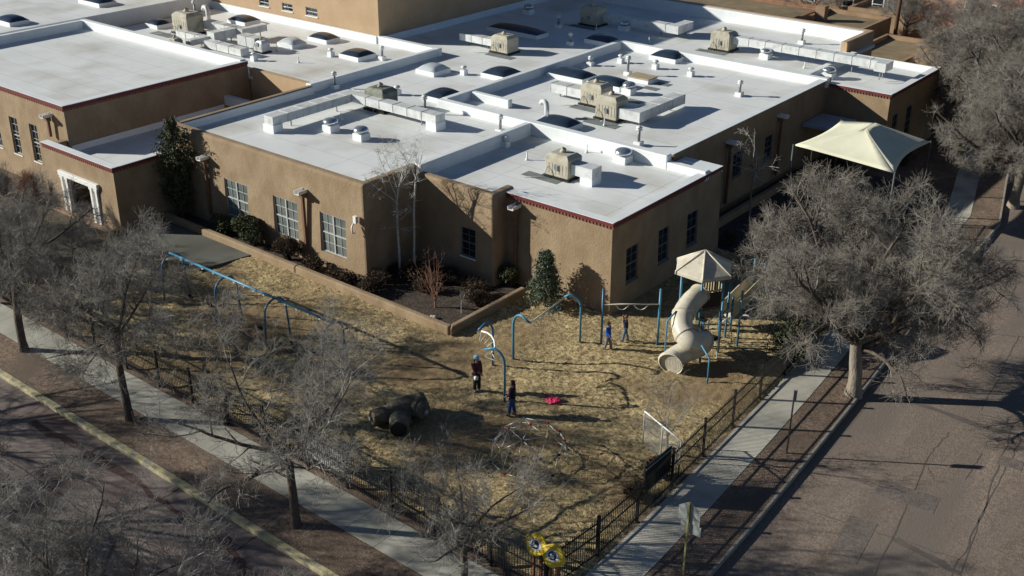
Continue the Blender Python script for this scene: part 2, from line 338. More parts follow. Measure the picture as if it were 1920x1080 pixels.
for i, (a, c, wd, m) in enumerate([((0,915),(210,830),.03,TAR),((60,790),(260,905),.17,REDTAR),((130,830),(420,1010),.12,REDTAR),((0,905),(210,835),.03,TAR),((0,880),(60,930),.02,TAR),((420,1000),(470,1080),.12,REDTAR)]):
    ribbon('road_crack', wig(g3(*a), g3(*c), 14, .12, 40+i), wd, m, -.158+.0015*i)

# ------------------------------------------------------------------ the school
SB = thing('school_building', (-40, 45, 0), 'sprawling flat roofed adobe school with white membrane roofs and parapets', 'school building')
def solidify_path(pts, thick, z0, z1, batter, m, name, cuts=(), bevel=.1, closed=False, side=1):
    """a wall that follows pts (outer face), thickness inward, outer face leaning in by batter; window holes cut out"""
    n = len(pts); P2 = [Vector((p[0], p[1])) for p in pts]
    def norm(a, b): d = (b-a).normalized(); return Vector((d.y, -d.x))*side      # outward normal
    outb, outt, inn = [], [], []
    for i in range(n):
        ns = []
        if i > 0 or closed: ns.append(norm(P2[i-1], P2[i]))
        if i < n-1 or closed: ns.append(norm(P2[i], P2[(i+1) % n]))
        if len(ns) == 2: mvec = (ns[0]+ns[1])/(1+ns[0].dot(ns[1]))
        else: mvec = ns[0]
        outb.append(P2[i]+mvec*batter); outt.append(P2[i].copy()); inn.append(P2[i]-mvec*thick)
    bm = bmesh.new(); V = []
    for i in range(n):
        V.append([bm.verts.new((outb[i].x, outb[i].y, z0)), bm.verts.new((outt[i].x, outt[i].y, z1)), bm.verts.new((inn[i].x, inn[i].y, z1)), bm.verts.new((inn[i].x, inn[i].y, z0))])
    rng = range(n) if closed else range(n-1)
    for i in rng:
        a = V[i]; c = V[(i+1) % n]
        for k in range(4): bm.faces.new((a[k], a[(k+1) % 4], c[(k+1) % 4], c[k]))
    if not closed: bm.faces.new(V[0][::-1]); bm.faces.new(V[-1])
    bmesh.ops.recalc_face_normals(bm, faces=bm.faces)
    ed = []
    for e in bm.edges:
        a, c = e.verts
        tops = [V[i][1] for i in range(n)]
        if (a in tops and c in tops): ed.append(e)
        for i in range(n):
            if {a, c} == {V[i][0], V[i][1]} and (closed or 0 < i < n-1): ed.append(e)
    if bevel: bmesh.ops.bevel(bm, geom=ed, offset=bevel, segments=3, profile=.5, affect='EDGES')
    me = bpy.data.meshes.new(name); bm.to_mesh(me); bm.free(); me.materials.append(m)
    o = bpy.data.objects.new(name, me); COL.objects.link(o)
    if cuts:
        cb = MB()
        for c in cuts: cb.box(*c)
        co = cb.build('cut', m); md = o.modifiers.new('b', 'BOOLEAN'); md.object = co; md.operation = 'DIFFERENCE'; md.solver = 'EXACT'
        bpy.context.view_layer.update(); dg = bpy.context.evaluated_depsgraph_get()
        me2 = bpy.data.meshes.new_from_object(o.evaluated_get(dg)); o.modifiers.clear(); o.data = me2; bpy.data.objects.remove(co)
        bpy.data.meshes.remove(me); me = me2
    for p in me.polygons: p.use_smooth = False
    me.transform(Matrix.Translation(-ORG[SB.name])); o.parent = SB; me.name = name
    ORG[o.name] = ORG[SB.name]
    return o

ROOFS = []
def roof(x0, x1, y0, y1, z, label=None):
    o = MB().box(x0, x1, y0, y1, z-.2, z).build('roof', WHITE, SB, label=label); ROOFS.append(o); return o
def parapet(x0, x1, y0, y1, z0, z1, cap=None, parent=None):
    b = MB().box(x0, x1, y0, y1, z0-.05, z1, 0)
    return b.build('parapet', [LINER], parent or SB, bevel=.05)

def window(o_parent, axis, plane, a0, a1, z0, z1, cols, rows, deep=.13, glass=GLASS, frame=WPAINT, sash=2, side=-1, mat_in=None):
    """a recessed window; axis 'Y': wall faces -Y at plane; axis 'X': wall faces +X at plane"""
    fr = MB(); gl = MB(); sl = MB()
    def bx(B, u0, u1, d0, d1, w0, w1):
        if axis == 'Y': B.box(u0, u1, plane+d0, plane+d1, w0, w1)
        else: B.box(plane-d1, plane-d0, u0, u1, w0, w1)
    t = .045
    bx(fr, a0, a1, deep-.05, deep+.05, z0, z0+t); bx(fr, a0, a1, deep-.05, deep+.05, z1-t, z1)
    bx(fr, a0, a0+t, deep-.05, deep+.05, z0+t, z1-t); bx(fr, a1-t, a1, deep-.05, deep+.05, z0+t, z1-t)
    for k in range(1, sash):
        u = a0+(a1-a0)*k/sash; bx(fr, u-.04, u+.04, deep-.055, deep+.05, z0+t, z1-t)
    zm = (z0+z1)/2; bx(fr, a0+t, a1-t, deep-.045, deep+.04, zm-.03, zm+.03)
    for k in range(1, cols):
        if cols % sash == 0 and k % (cols//sash) == 0: continue
        u = a0+(a1-a0)*k/cols; bx(fr, u-.009, u+.009, deep-.03, deep+.02, z0+t, z1-t)
    for k in range(1, rows):
        w_ = z0+(z1-z0)*k/rows
        if abs(w_-zm) > .02: bx(fr, a0+t, a1-t, deep-.032, deep+.018, w_-.009, w_+.009)
    bx(gl, a0+.02, a1-.02, deep, deep+.015, z0+.02, z1-.02)
    bx(sl, a0-.04, a1+.04, -.07, deep+.06, z0-.07, z0-.002)
    wo = gl.build('window', glass, o_parent)
    fr.build('frame', FRAMESH if axis == 'X' or glass is DGLASS and z0 < 2 and plane > 39 else MUNTIN, wo); sl.build('sill', FRAMESH if axis == 'X' else frame, wo)
    return wo

# south classroom wing
WZ0, WZ1 = .88, 3.08
m1w = [(-49.6,-47.6), (-45.45,-43.5), (-41.75,-39.8)]
cuts = [(a, c, 35.5, 36.9, WZ0, WZ1) for a, c in m1w]
w1 = solidify_path([(-54.3,46.6),(-54.3,36.05),(-38.45,36.05),(-38.45,39.95)], .40, -.1, 5.3, .22, STUCCO, 'south_wall', cuts, .16, side=1)
# normals: path goes south then east then north -> outward is right-hand side
for a, c in m1w: window(SB, 'Y', 35.95, a, c, WZ0, WZ1, 4, 4, .10)
# recess wall
w2 = solidify_path([(-38.5,39.75),(-33.15,39.75),(-33.15,41.4)], .40, -.1, 4.95, .15, STUCCO, 'recess_wall', [(-35.22,-34.25,39.3,40.5,1.2,2.8)], .14)
window(SB, 'Y', 39.66, -35.22, -34.25, 1.2, 2.8, 2, 4, .10, DGLASS, WPAINT, 1)
# east wing with red cornice
wc = [(-27.3,-26.2,y0,y1,1.22,3.08) for y0, y1 in ((42.08,43.15),(45.0,46.0),(47.8,48.85))]
w3 = solidify_path([(-33.45,40.85),(-26.75,40.85),(-26.75,51.1),(-28.95,51.1)], .35, -.1, 4.62, .16, STUCCO, 'wing_wall', wc, 0)
for c in wc: window(SB, 'X', -26.65, c[2], c[3], c[4], c[5], 2, 4, .12, DGLASS, WPAINT, 1)
def cornice(path, z0, z1, name='cornice'):
    """painted band with a row of brick dentils, and a white membrane lip"""
    b = MB(); d_ = MB(); l_ = MB()
    for (ax, p, a0, a1) in path:
        if ax == 'Y':
            b.box(a0, a1, p-.09, p-.002, z0+.14, z1-.03); l_.box(a0-.02, a1, p-.11, p+.38, z1-.03, z1)
            k = a0+.05
            while k < a1-.08: d_.box(k, k+.10, p-.075, p-.002, z0+.02, z0+.14); k += .20
        else:
            b.box(p+.002, p+.09, a0, a1, z0+.14, z1-.03); l_.box(p-.38, p+.11, a0+.38, a1, z1-.03, z1-.001)
            k = a0+.05
            while k < a1-.08: d_.box(p+.002, p+.075, k, k+.10, z0+.02, z0+.14); k += .20
    o = b.build(name, RED, SB); d_.build('dentil_trim', REDD, o); l_.build('roof_edge', LINER, o); return o
cornice([('Y',40.85,-33.2,-26.66),('X',-26.75,40.852,51.1)], 4.50, 4.86)
MB().box(-33.2,-26.77,40.87,41.2,4.6,4.825).box(-27.1,-26.77,41.2,51.0,4.6,4.825).build('parapet', LINER, SB)
MB().prism([(-29.0,49.8),(-26.70,49.8),(-26.70,51.15),(-29.0,51.15)],4.5,4.84).build('parapet', LINER, SB)
# east walls of the middle roof
m2c = [(-29.6,-28.6,57.0,58.1,1.85,3.4), (-29.6,-28.6,61.0,62.0,1.85,3.4), (-29.6,-28.6,53.2,54.2,1.85,3.4)]
w4 = solidify_path([(-29.15,50.2),(-29.15,70.0)], .35, -.1, 5.27, .12, STUCCO, 'yard_wall', m2c, 0)
for c in m2c: window(SB, 'X', -29.1, c[2], c[3], c[4], c[5], 2, 4, .1, DGLASS, WPAINT, 1)
MB().box(-29.55, -29.02, 49.9, 69.0, 5.27, 5.30).build('roof_edge', LINER, SB)
# far east block
ec = [(-25.4,-24.3,70.4,71.3,1.4,3.4), (-25.4,-24.3,72.8,73.8,1.4,3.4)]
w5 = solidify_path([(-31.2,69.45),(-24.85,69.45),(-24.85,78.3),(-31.9,78.3)], .35, -.1, 4.82, .1, STUCCO, 'east_block_wall', ec, 0)
for c in ec: window(SB, 'X', -24.8, c[2], c[3], c[4], c[5], 2, 4, .1, DGLASS, DARK, 1)
cornice([('Y',69.45,-29.0,-24.76),('X',-24.85,69.452,78.3)], 4.72, 5.05)
MB().box(-30.8,-24.87,69.47,69.8,4.8,5.015).box(-25.2,-24.87,69.8,78.0,4.8,5.015).build('parapet', LINER, SB)
# back wall
w6 = solidify_path([(-31.6,77.9),(-31.6,82.9),(-62,82.9)], .45, -.1, 5.75, 0, STUCCO2, 'back_wall', (), .1)
# gym-like block in the west
lbc = [(-67.1,-66.15,32.6,33.6,1.5,3.9), (-64.75,-63.85,32.6,33.6,1.5,3.9), (-69.45,-68.5,32.6,33.6,1.5,3.9), (-71.8,-70.85,32.6,33.6,1.5,3.9)]
w7 = solidify_path([(-84,46.7),(-84,33.1),(-60.4,33.1),(-60.4,46.7)], .4, -.1, 5.6, .12, STUCCO, 'west_block_wall', lbc, 0, closed=True)
for c in lbc: window(SB, 'Y', 33.05, c[0], c[1], c[4], c[5], 2, 5, .14, DGLASS, WPAINT, 1)
cornice([('Y',33.1,-84,-60.31),('X',-60.4,33.102,46.7)], 5.46, 5.84)
MB().box(-84,-60.42,33.12,33.5,5.6,5.805).box(-60.8,-60.42,33.5,46.3,5.6,5.805).build('parapet', LINER, SB)
MB().box(-79.6,-60.5,46.22,46.68,5.0,5.93).box(-79.6,-79.15,33.6,46.2,5.0,5.92).build('parapet', LINER, SB, bevel=.05)
# entrance block with the white post and beam porch
w8 = solidify_path([(-60.9,34.5),(-60.9,31.7),(-53.75,31.7),(-53.75,36.2)], .4, -.1, 3.7, .1, STUCCO, 'entrance_wall', [(-59.2,-55.5,31.0,32.6,-.3,2.5)], 0)
cornice([('Y',31.7,-60.9,-53.66),('X',-53.75,31.702,36.0)], 3.58, 3.92)
MB().box(-60.9,-53.77,31.72,32.1,3.6,3.885).box(-54.15,-53.77,32.1,36.0,3.6,3.885).build('parapet', LINER, SB)
MB().box(-60.4,-54.15,32.102,32.13,2.9,3.84).box(-54.18,-54.155,32.13,36.0,2.9,3.84).box(-60.38,-60.30,33.2,44.4,2.9,3.35).build('parapet', LINER, SB)
pc = MB().box(-59.35,-55.35,31.48,31.80,2.25,2.55)
po = pc.build('porch_beam', WPAINT, SB, bevel=.02)
for x in (-59.12,-58.62,-56.1,-55.6):
    MB().box(x-.09,x+.09,31.52,31.72,0,2.25).box(x-.15,x+.15,31.5,31.78,2.1,2.252).build('porch_post', WPAINT, po)
MB().box(-59.8,-54.9,34.0,34.1,-.1,2.75).build('porch_back_wall', mat('red_brown_door', (.10,.035,.025), (.14,.05,.035), 2, .8), SB)
MB().box(-60.3,-54.3,31.2,34.0,-.08,.06).build('porch_floor', mat('porch_tile', (.26,.17,.11), (.33,.22,.15), 2, .8), SB)
# courtyard wall and middle block front
solidify_path([(-60.3,46.75),(-54.4,46.75)], .4, -.1, 5.3, 0, STUCCO2, 'courtyard_wall', (), 0)
MB().box(-54.32,-54.30,46.9,47,4.9,5).build('roof_edge', LINER, SB)
# roofs
roof(-53.95,-38.8,36.4,58.9,4.80,'white roof over the south classroom wing')
roof(-38.8,-38.3,41,49.6,4.795); roof(-38.3,-33.4,40.15,49.6,4.60,'lower white roof of the east wing')
roof(-33.4,-27.05,41.15,49.8,4.602)
roof(-38.8,-29.45,49.6,69.4,4.80,'large white roof over the middle of the school')
roof(-53.95,-38.8,58.9,82.5,4.798); roof(-60.3,-53.95,58.9,82.5,4.803); roof(-38.8,-31.3,69.4,82.5,4.802)
roof(-31.3,-25.1,69.75,78.0,4.60); roof(-79.3,-60.7,33.4,46.25,5.30,'white roof of the west block')
roof(-60.5,-54.1,32.05,44.5,2.98); roof(-60.0,-54.3,47.1,58.6,4.804); roof(-79.3,-60.0,46.7,58.6,4.806)
MB().box(-60.4,-54.2,44.5,44.9,3.3,3.9).build('parapet', LINER, SB)
# fire walls and parapets
for a in [(-54.5,-54.0,46.6,58.6,4.8,5.36), (-60.2,-54.0,58.6,59.1,4.8,5.363),
          (-38.62,-38.2,39.95,49.3,4.6,5.33), (-45.6,-29.05,49.3,49.8,4.6,5.36), (-45.6,-45.15,49.8,69.0,4.8,5.366),
          (-45.15,-42.1,52.0,52.4,4.8,5.32), (-45.6,-29.0,69.0,69.45,4.8,5.37), (-31.3,-30.85,69.8,78.2,4.6,5.1),
          (-53.88,-53.72,36.5,46.6,4.8,5.24), (-62,-32.1,82.0,82.44,4.8,5.72), (-32.1,-31.9,78.2,82.4,4.8,5.70),
          (-31.85,-25.2,77.8,78.0,4.6,5.04), (-29.05,-26.68,49.32,49.78,4.5,5.0), (-53.6,-38.9,36.47,36.60,4.8,5.22), (-38.98,-38.86,36.6,39.9,4.8,5.2)]:
    parapet(*a)
# tall hall at the top
tw = [(-73.7,-72.5,58,60,5.8,6.4), (-70.9,-69.65,58,60,5.8,6.4), (-68.1,-66.75,58,60,5.8,6.45)]
solidify_path([(-90,58.8),(-60.05,58.8),(-60.05,83)], .5, 4.7, 12.5, 0, STUCCO2, 'tall_hall_wall', tw, 0)
for c in tw: window(SB, 'Y', 58.8, c[0], c[1], c[4], c[5], 2, 1, .1, DGLASS, WPAINT, 1)
parapet(-89,-60.06,58.5,58.78,4.8,5.36); parapet(-60.03,-59.85,59.15,80,4.8,5.30)
MB().box(-89.6,-60.5,59.2,82.8,12,12.4).build('roof', WHITE, SB)
# north west block seen past the west block
solidify_path([(-110,37.0),(-79.9,37.0),(-79.9,66)], .4, -.1, 5.9, 0, STUCCO2, 'north_west_wall', (), 0)
MB().box(-110,-79.88,37.02,95,5.9,5.96).build('roof', WHITE, SB); MB().box(-79.88,-79.83,38.2,66,4.7,5.95).build('parapet', LINER, SB)
# small flat canopy over the yard door
MB().box(-29.0,-26.6,65.9,68.9,2.95,3.12).build('door_canopy', mat('canopy_grey', (.28,.33,.38), (.34,.39,.44), 1, .6), SB)
# canales with downspouts
def canale(x, y, z, axis='Y', zb=.6, dm=DOWN):
    b = MB()
    if axis == 'Y':
        b.box(x-.17,x+.17,y-.62,y+.1,z-.03,z).box(x-.19,x-.15,y-.62,y+.1,z,z+.16).box(x+.15,x+.19,y-.62,y+.1,z,z+.16)
        d = MB().box(x-.07,x+.07,y-.3,y-.14,zb,z-.03).box(x-.15,x+.15,y-.36,y-.08,z-.28,z-.03)
    else:
        b.box(x-.1,x+.62,y-.17,y+.17,z-.03,z).box(x-.1,x+.62,y-.19,y-.15,z,z+.16).box(x-.1,x+.62,y+.15,y+.19,z,z+.16)
        d = MB().box(x+.14,x+.3,y-.07,y+.07,zb,z-.03).box(x+.08,x+.36,y-.15,y+.15,z-.28,z-.03)
    o = b.build('canale', WPAINT, SB); d.build('downspout', dm, o)
canale(-51.0,36.0,3.95); canale(-42.8,36.0,3.93); canale(-32.4,40.8,4.25); canale(-61.9,33.05,4.95,'Y',3.7)
canale(-29.1,56.1,4.35,'X'); canale(-29.1,62.5,4.4,'X'); canale(-29.1,50.9,4.2,'X')
MB().box(-38.95,-38.75,35.68,35.86,3.25,3.62).tube([(-38.98,35.72,3.2),(-38.98,35.6,3.0),(-38.9,35.55,2.75),(-38.85,35.7,2.72)],.045,6).build('security_camera', WPAINT, SB)

# ------------------------------------------------------------------ roof lights (parts of the school)
def skylight(px, py, sx, sy, m, z=4.8, lab=None, h=.3, dh=.32):
    c = G(px, py, z+h); x, y = c.x, c.y
    cb = MB().obox((x,y), sx/2, sy/2, z-.02, z+h, 0, 0)
    o = cb.build('skylight', LINER, SB, bevel=.02, label=lab)
    d = MB(); N = 10; v = []
    for i in range(N+1):
        for j in range(N+1):
            u = i/N*2-1; q = j/N*2-1; hh = (1-abs(u)**2.6)*(1-abs(q)**2.6)
            v.append((x+u*(sx/2-.04), y+q*(sy/2-.04), z+h+.005+dh*hh**.6))
    d.add(v, [(i*(N+1)+j, (i+1)*(N+1)+j, (i+1)*(N+1)+j+1, i*(N+1)+j+1) for i in range(N) for j in range(N)], 0, True)
    d.build('dome', m, o); return o
for a in [(812,128,1.7,1.7,DOMEL),(940,135,2.0,2.0,DOMED),(830,176,1.7,2.0,DOMED),(670,100,2.0,1.8,DOMED),(607,69,2.1,1.4,DOMED),(547,79,1.7,1.4,DOMEL),
          (457,36,2.2,1.6,DOMED),(237,30,1.7,1.4,DOMED,4.8),(297,43,1.6,1.4,DOMED,4.8),(1129,73,2.2,1.6,DOMED),(1255,103,2.2,1.9,DOMED),(1072,138,3.0,1.7,DOMED),
          (1143,153,2.6,1.6,DOMED),(1048,228,2.4,1.5,DOMED),(970,55,5.0,1.5,DOMED),(22,36,2.2,1.6,DOMED,5.96),(182,0,3.0,1.6,DOMED,5.96)]:
    skylight(*a)

# ------------------------------------------------------------------ rooftop machinery (things)
GV = 'small vents and pipes on the white roofs'
def pipe_vent(px, py, z, h, label, box=.22, cap=True):
    c = G(px, py, z); x, y = c.x, c.y; t = thing('roof_vent', (x,y,z), label, 'roof vent', GV)
    MB().obox((x,y), box, box, z-.01, z+.26).build('curb', LINER, t, bevel=.02)
    MB().tube([(x,y,z+.26),(x,y,z+h)], .085, 10).build('pipe', PIPE, t)
    if cap: MB().lathe((x,y,z+h-.12), [(.16,0),(.19,.05),(.15,.1),(.17,.16),(.2,.18),(.05,.27)], 10).build('cap', GALV, t)
def box_vent(px, py, z, label):
    c = G(px, py, z); x, y = c.x, c.y; t = thing('roof_vent', (x,y,z), label, 'roof vent', GV)
    MB().obox((x,y), .2, .2, z-.01, z+.34).build('curb', LINER, t, bevel=.02)
    MB().tube([(x,y,z+.34),(x,y,z+.5)], .1, 10).lathe((x,y,z+.48), [(.2,0),(.22,.06),(.12,.14)], 10).build('cap', GALV, t)
for a in [(717,112,4.8,.85,'grey capped vent pipe beside the dark skylight below the tall hall'),
          (628,166,4.8,1.0,'tall dark vent pipe in the shade just below the long parapet'),
          (1069,84,4.8,.8,'capped vent pipe left of the dark skylight near the shaded tan cooler'),
          (1047,52,4.8,.9,'dark vent pipe in the tall hall shadow left of the tan cooler'),
          (1177,141,4.8,1.2,'tallest capped vent pipe on the middle roof beside the tan hatch'),
          (1386,180,4.8,.9,'lone capped vent pipe near the yard edge of the middle roof'),
          (1197,273,4.8,1.0,'capped vent pipe just behind the east wing parapet'),
          (938,250,4.62,1.0,'capped vent pipe on the south roof against the east wing parapet'),
          (797,214,4.8,1.05,'tall vent pipe right of the green cooler with a white stub beside it'),
          (1503,82,4.8,1.0,'slim vent pipe by the back parapet near the long duct'),
          (369,52,4.8,2.0,'tallest galvanised flue rising from the crowded machinery roof'),
          (1107,123,4.8,.55,'short black vent pipe in shade under the middle roof parapet')]:
    pipe_vent(*a)
for a in [(621,106,4.8,'small white box vent left of the dark skylight'),(870,140,4.8,'small white box vent beside the pale skylight'),
          (1164,118,4.8,'small white box vent on the middle roof left of the tall pipe'),(1229,129,4.8,'small white box vent below the middle roof dark skylight'),
          (1295,143,4.8,'small white box vent alone on the open middle roof'),(745,178,4.8,'small white box vent right behind the green cooler'),
          (477,114,4.8,'low round capped vent at the front of the machinery roof'),(948,275,4.6,'small white stub vent left on the east wing roof')]:
    box_vent(*a)
def stub(px, py, z, label, h=.45):
    c = G(px, py, z); x, y = c.x, c.y
    tag(MB().lathe((x,y,z), [(.11,0),(.06,.12),(.035,.14),(.035,h)], 8).build('vent_stub', LINER), label, 'roof vent', 'thin vent stubs')
for a in [(988,300,4.6,'thin dark topped vent stub on the east wing roof by its left parapet'),(1100,286,4.6,'thin white vent stub behind the cooler on the east wing roof'),
          (1217,81,4.8,'thin white stub by the parapet of the middle roof top corner'),(1508,128,4.8,'white cone stub by the ribbed parapet near the far east block'),
          (1118,55,4.8,'thin stub beside the shaded tan cooler'),(1133,236,4.8,'thin stub among the grey pads below the twin tan cooler')]:
    stub(*a)
GF = 'domed exhaust fans'
def fan(px, py, z, label, s=1.0, h=.4):
    c = G(px, py, z); x, y = c.x, c.y; t = thing('exhaust_fan', (x,y,z), label, 'exhaust fan', GF)
    MB().obox((x,y), .36*s, .36*s, z-.01, z+h).build('curb', LINER, t, bevel=.02)
    MB().lathe((x,y,z+h), [(.22*s,0),(.22*s,.08),(.42*s,.1),(.45*s,.17),(.42*s,.26),(.33*s,.35),(.15*s,.40),(.04,.41)], 20).build('hood', STEEL, t)
for a in [(621,246,4.8,'domed metal fan nearest the corner of the angled duct'),(678,262,4.8,'domed metal fan to the right of its twin below the angled duct'),
          (1168,304,4.6,'domed metal fan on the east wing roof behind the beige cooler',1.1),(1170,57,4.8,'domed metal fan in front of the upper galvanised duct'),
          (1179,176,4.8,'domed metal fan behind the twin beige coolers'),(1435,110,4.8,'domed metal fan in front of the long galvanised duct'),
          (1553,147,4.6,'domed metal fan on the far east block roof',1.05),(414,78,4.8,'large round fan among the crowded ducts of the machinery roof',1.0),
          (991,26,4.8,'domed fan in the deep shade beside the tall hall')]:
    fan(*a)
def duct(parent, path, wd=.75, hh=.6, legs=True, name='duct', z=4.8):
    b = MB(); path = [Vector(p) for p in path]
    for i, (a, c) in enumerate(zip(path, path[1:])):
        d = c-a; L = d.length; ang = math.atan2(d.y, d.x); ex0 = wd/2 if i > 0 else 0; ex1 = -wd/2+.004*i if i < len(path)-2 else 0
        ux = d.normalized(); a2 = a-ux*(-ex0 if i > 0 else 0); c2 = c+ux*(wd/2 if i < len(path)-2 else 0)
        nseg = max(1, round((c2-a2).length/1.25))
        for k in range(nseg):
            p = a2+(c2-a2)*(k/nseg); q = a2+(c2-a2)*((k+1)/nseg); m_ = (p+q)/2; hl = (q-p).length/2
            b.obox((m_.x,m_.y), hl-.02, wd/2, a.z+.002*i, a.z+hh-.002*i, ang); b.obox((q.x,q.y), .022, wd/2+.025, a.z-.015, a.z+hh+.02, ang)
    o = b.build(name, GALV, parent)
    if legs:
        for i, (a, c) in enumerate(zip(path, path[1:])):
            for k in (.25, .8):
                p = a+(c-a)*k
                if a.z-z > .12: MB().box(p.x-.03,p.x+.03,p.y-.03,p.y+.03,z,a.z).build('duct_leg', PIPE, o)
    return o
def cooler(px, py, z, label, ang=0, m=COOLER, s=1.0, h=1.15, pad=True, padoff=(0,0)):
    """evaporative cooler: louvred box with sloping shoulders and a motor on top"""
    c = G(px, py, z); x, y = c.x, c.y; t = thing('rooftop_cooler', (x,y,z), label, 'rooftop cooler', 'evaporative coolers on the roof')
    MB().obox((x,y), .75*s, .62*s, z+.12, z+h*.90*s+.1, ang).build('cabinet', m, t, bevel=.04)
    MB().obox((x,y), .75*s, .62*s, z+h*.90*s+.1, z+h*s+.16, ang, 0, .72).build('top_hood', m, t, bevel=.03)
    b = MB()
    for k in range(6):
        q = -.55*s+k*.22*s; dx, dy = q*math.cos(ang), q*math.sin(ang)
        b.obox((x+dx+(.625*s)*math.sin(ang), y+dy-(.625*s)*math.cos(ang)), .07*s, .012, z+.3, z+h*.72*s, ang)
    b.build('louvre_panel', m, t)
    MB().tube([(x-.1,y,z+h*s+.12),(x+.02,y+.02,z+h*s+.36)], [.17*s,.13*s], 8).build('motor', COOLER, t)
    MB().obox((x,y), .85*s, .7*s, z, z+.12, ang).build('base_frame', DARK, t)
    MB().tube([(x-.5*s,y-.66*s,z+.62),(x-.5*s,y-.8*s,z+.5),(x-.62*s,y-.95*s,z+.05),(x-1.5*s,y-1.5*s,z+.04)], .022, 6).box(x-.1,x+.12,y-.70*s,y-.63*s,z+.5,z+.78).build('conduit', PIPE, t)
    if pad: tag(MB().obox((x+padoff[0],y+padoff[1]), 1.15*s, .35*s, z+.001, z+.018, ang).build('roof_pad', PADM), 'grey pad under the '+' '.join(label.split()[:11]), 'roof pad', 'grey roof pads')
    return t, Vector((x,y,z))
zM = 4.8
t, c = cooler(716,205,zM,'weathered green cooler at the end of the angled duct',0,COOLG,1.05,1.2,padoff=(1.2,.3))
p0 = G(505,248,zM); p1 = G(605,215,zM); p2 = G(765,270,zM)
p0.z = zM+.45; p1 = Vector((p0.x, p0.y+6.6, p0.z)); p2 = Vector((p0.x+7.3, p1.y, p0.z))
d1 = thing('air_duct', (p0.x,p0.y,zM), 'long L shaped galvanised duct nearest the classroom windows', 'air duct', 'galvanised ducts')
duct(d1, [p0, p1, p2], .75, .5); MB().obox((p0.x,p0.y+.3), .45, .35, zM, zM+.46).build('curb', LINER, d1); MB().obox((p2.x-.35,p2.y), .4, .42, zM, zM+.46).build('curb', LINER, d1)
t, c = cooler(946,98,zM,'beige cooler with a short duct on its left near the tall hall',0,COOLER,1.05,1.1,padoff=(.5,-1.1))
duct(t, [(c.x-.8,c.y,zM+.35),(c.x-4.0,c.y,zM+.35)], .7, .5)
t, c = cooler(1118,196,zM,'beige cooler joined to a duct on its left in the middle roof group',0,COOLER,1.05,1.2,padoff=(.2,-1.2))
duct(t, [(c.x-.8,c.y,zM+.3),(c.x-3.3,c.y,zM+.3)], .8, .55)
t, c = cooler(1146,222,zM,'tallest beige cooler in front of the twin group with a long duct to the right',0,COOLER,1.0,1.3,padoff=(.2,-1.3))
duct(t, [(c.x+.8,c.y-.1,zM+.3),(c.x+1.9,c.y-.1,zM+.3),(c.x+1.9,c.y+4.6,zM+.3)], .8, .6)
t, c = cooler(1112,46,zM,'beige cooler in shade with a long duct towards the back parapet',0,COOLER,1.1,1.2,padoff=(0,-1.3))
duct(t, [(c.x+.8,c.y+.5,zM+.35),(c.x+7.4,c.y+.5,zM+.35),(c.x+7.4,c.y+2.3,zM+.35)], .8, .6)
t, c = cooler(1356,93,zM,'beige cooler at the start of the longest duct on the back roof',0,COOLER,1.05,1.2,padoff=(-.3,-1.2))
duct(t, [(c.x+.8,c.y+.1,zM+.6),(c.x+12.2,c.y+.1,zM+.6),(c.x+12.2,c.y-.8,zM+.6)], .75, .55)
t, c = cooler(1056,330,4.6,'beige cooler alone on the east wing roof',0,COOLER,1.0,1.15,padoff=(-.7,-.9))
duct(t, [(c.x+.75,c.y+.0,4.98),(c.x+2.1,c.y+.0,4.98)], .8, .55, False); MB().obox((c.x+1.75,c.y), .38, .42, 4.6, 4.985).build('curb', LINER, t)
t, c = cooler(355,62,zM,'large pale air handler in the crowded machinery roof',0,COOLER,1.25,1.2,padoff=(-.9,-1.6))
t2 = thing('air_duct', (c.x+2,c.y,zM), 'tangle of galvanised ducts crossing the machinery roof', 'air duct', 'galvanised ducts')
duct(t2, [(c.x+1.1,c.y+1.0,zM+.4),(c.x+4.6,c.y+1.0,zM+.4),(c.x+4.6,c.y-1.4,zM+.4)], .8, .6)
q = G(420,100,zM); duct(t2, [(q.x-2.2,q.y+.3,zM+.1),(q.x+2.0,q.y+.3,zM+.1)], .7, .5, False)
q = G(470,92,zM); duct(t2, [(q.x-.9,q.y,zM+.3),(q.x+1.1,q.y,zM+.3)], .9, .7)
q = G(352,100,zM); t3 = thing('air_duct', (q.x,q.y,zM), 'short round capped pipe run before the air handler', 'air duct', 'galvanised ducts')
MB().tube([(q.x-1,q.y,zM+.35),(q.x+1.2,q.y,zM+.35)], .16, 10).build('pipe', COOLER, t3); MB().box(q.x-.9,q.x-.8,q.y-.05,q.y+.05,zM,zM+.3).box(q.x+.9,q.x+1.0,q.y-.05,q.y+.05,zM,zM+.3).build('support', PIPE, t3)
q = G(300,72,zM); t4 = thing('air_duct', (q.x,q.y,zM), 'low galvanised duct at the left end of the machinery roof', 'air duct', 'galvanised ducts')
duct(t4, [(q.x+1.2,q.y+.9,zM+.25),(q.x+4.4,q.y+.9,zM+.25),(q.x+4.4,q.y-.6,zM+.25)], .55, .42)
q = G(440,70,zM); t5 = thing('air_duct', (q.x,q.y,zM), 'bent duct between the large fan and the pale dome skylight', 'air duct', 'galvanised ducts')
duct(t5, [(q.x-.6,q.y-.4,zM+.5),(q.x+1.6,q.y-.4,zM+.5),(q.x+1.6,q.y+1.6,zM+.5)], .6, .5)
t6, c6 = cooler(492,98,zM,'small grey condenser at the right end of the machinery roof',0,GALV,.62,1.2,False)
t7, c7 = cooler(330,92,zM,'small pale condenser before the large air handler',0,COOLER,.6,1.1,False)
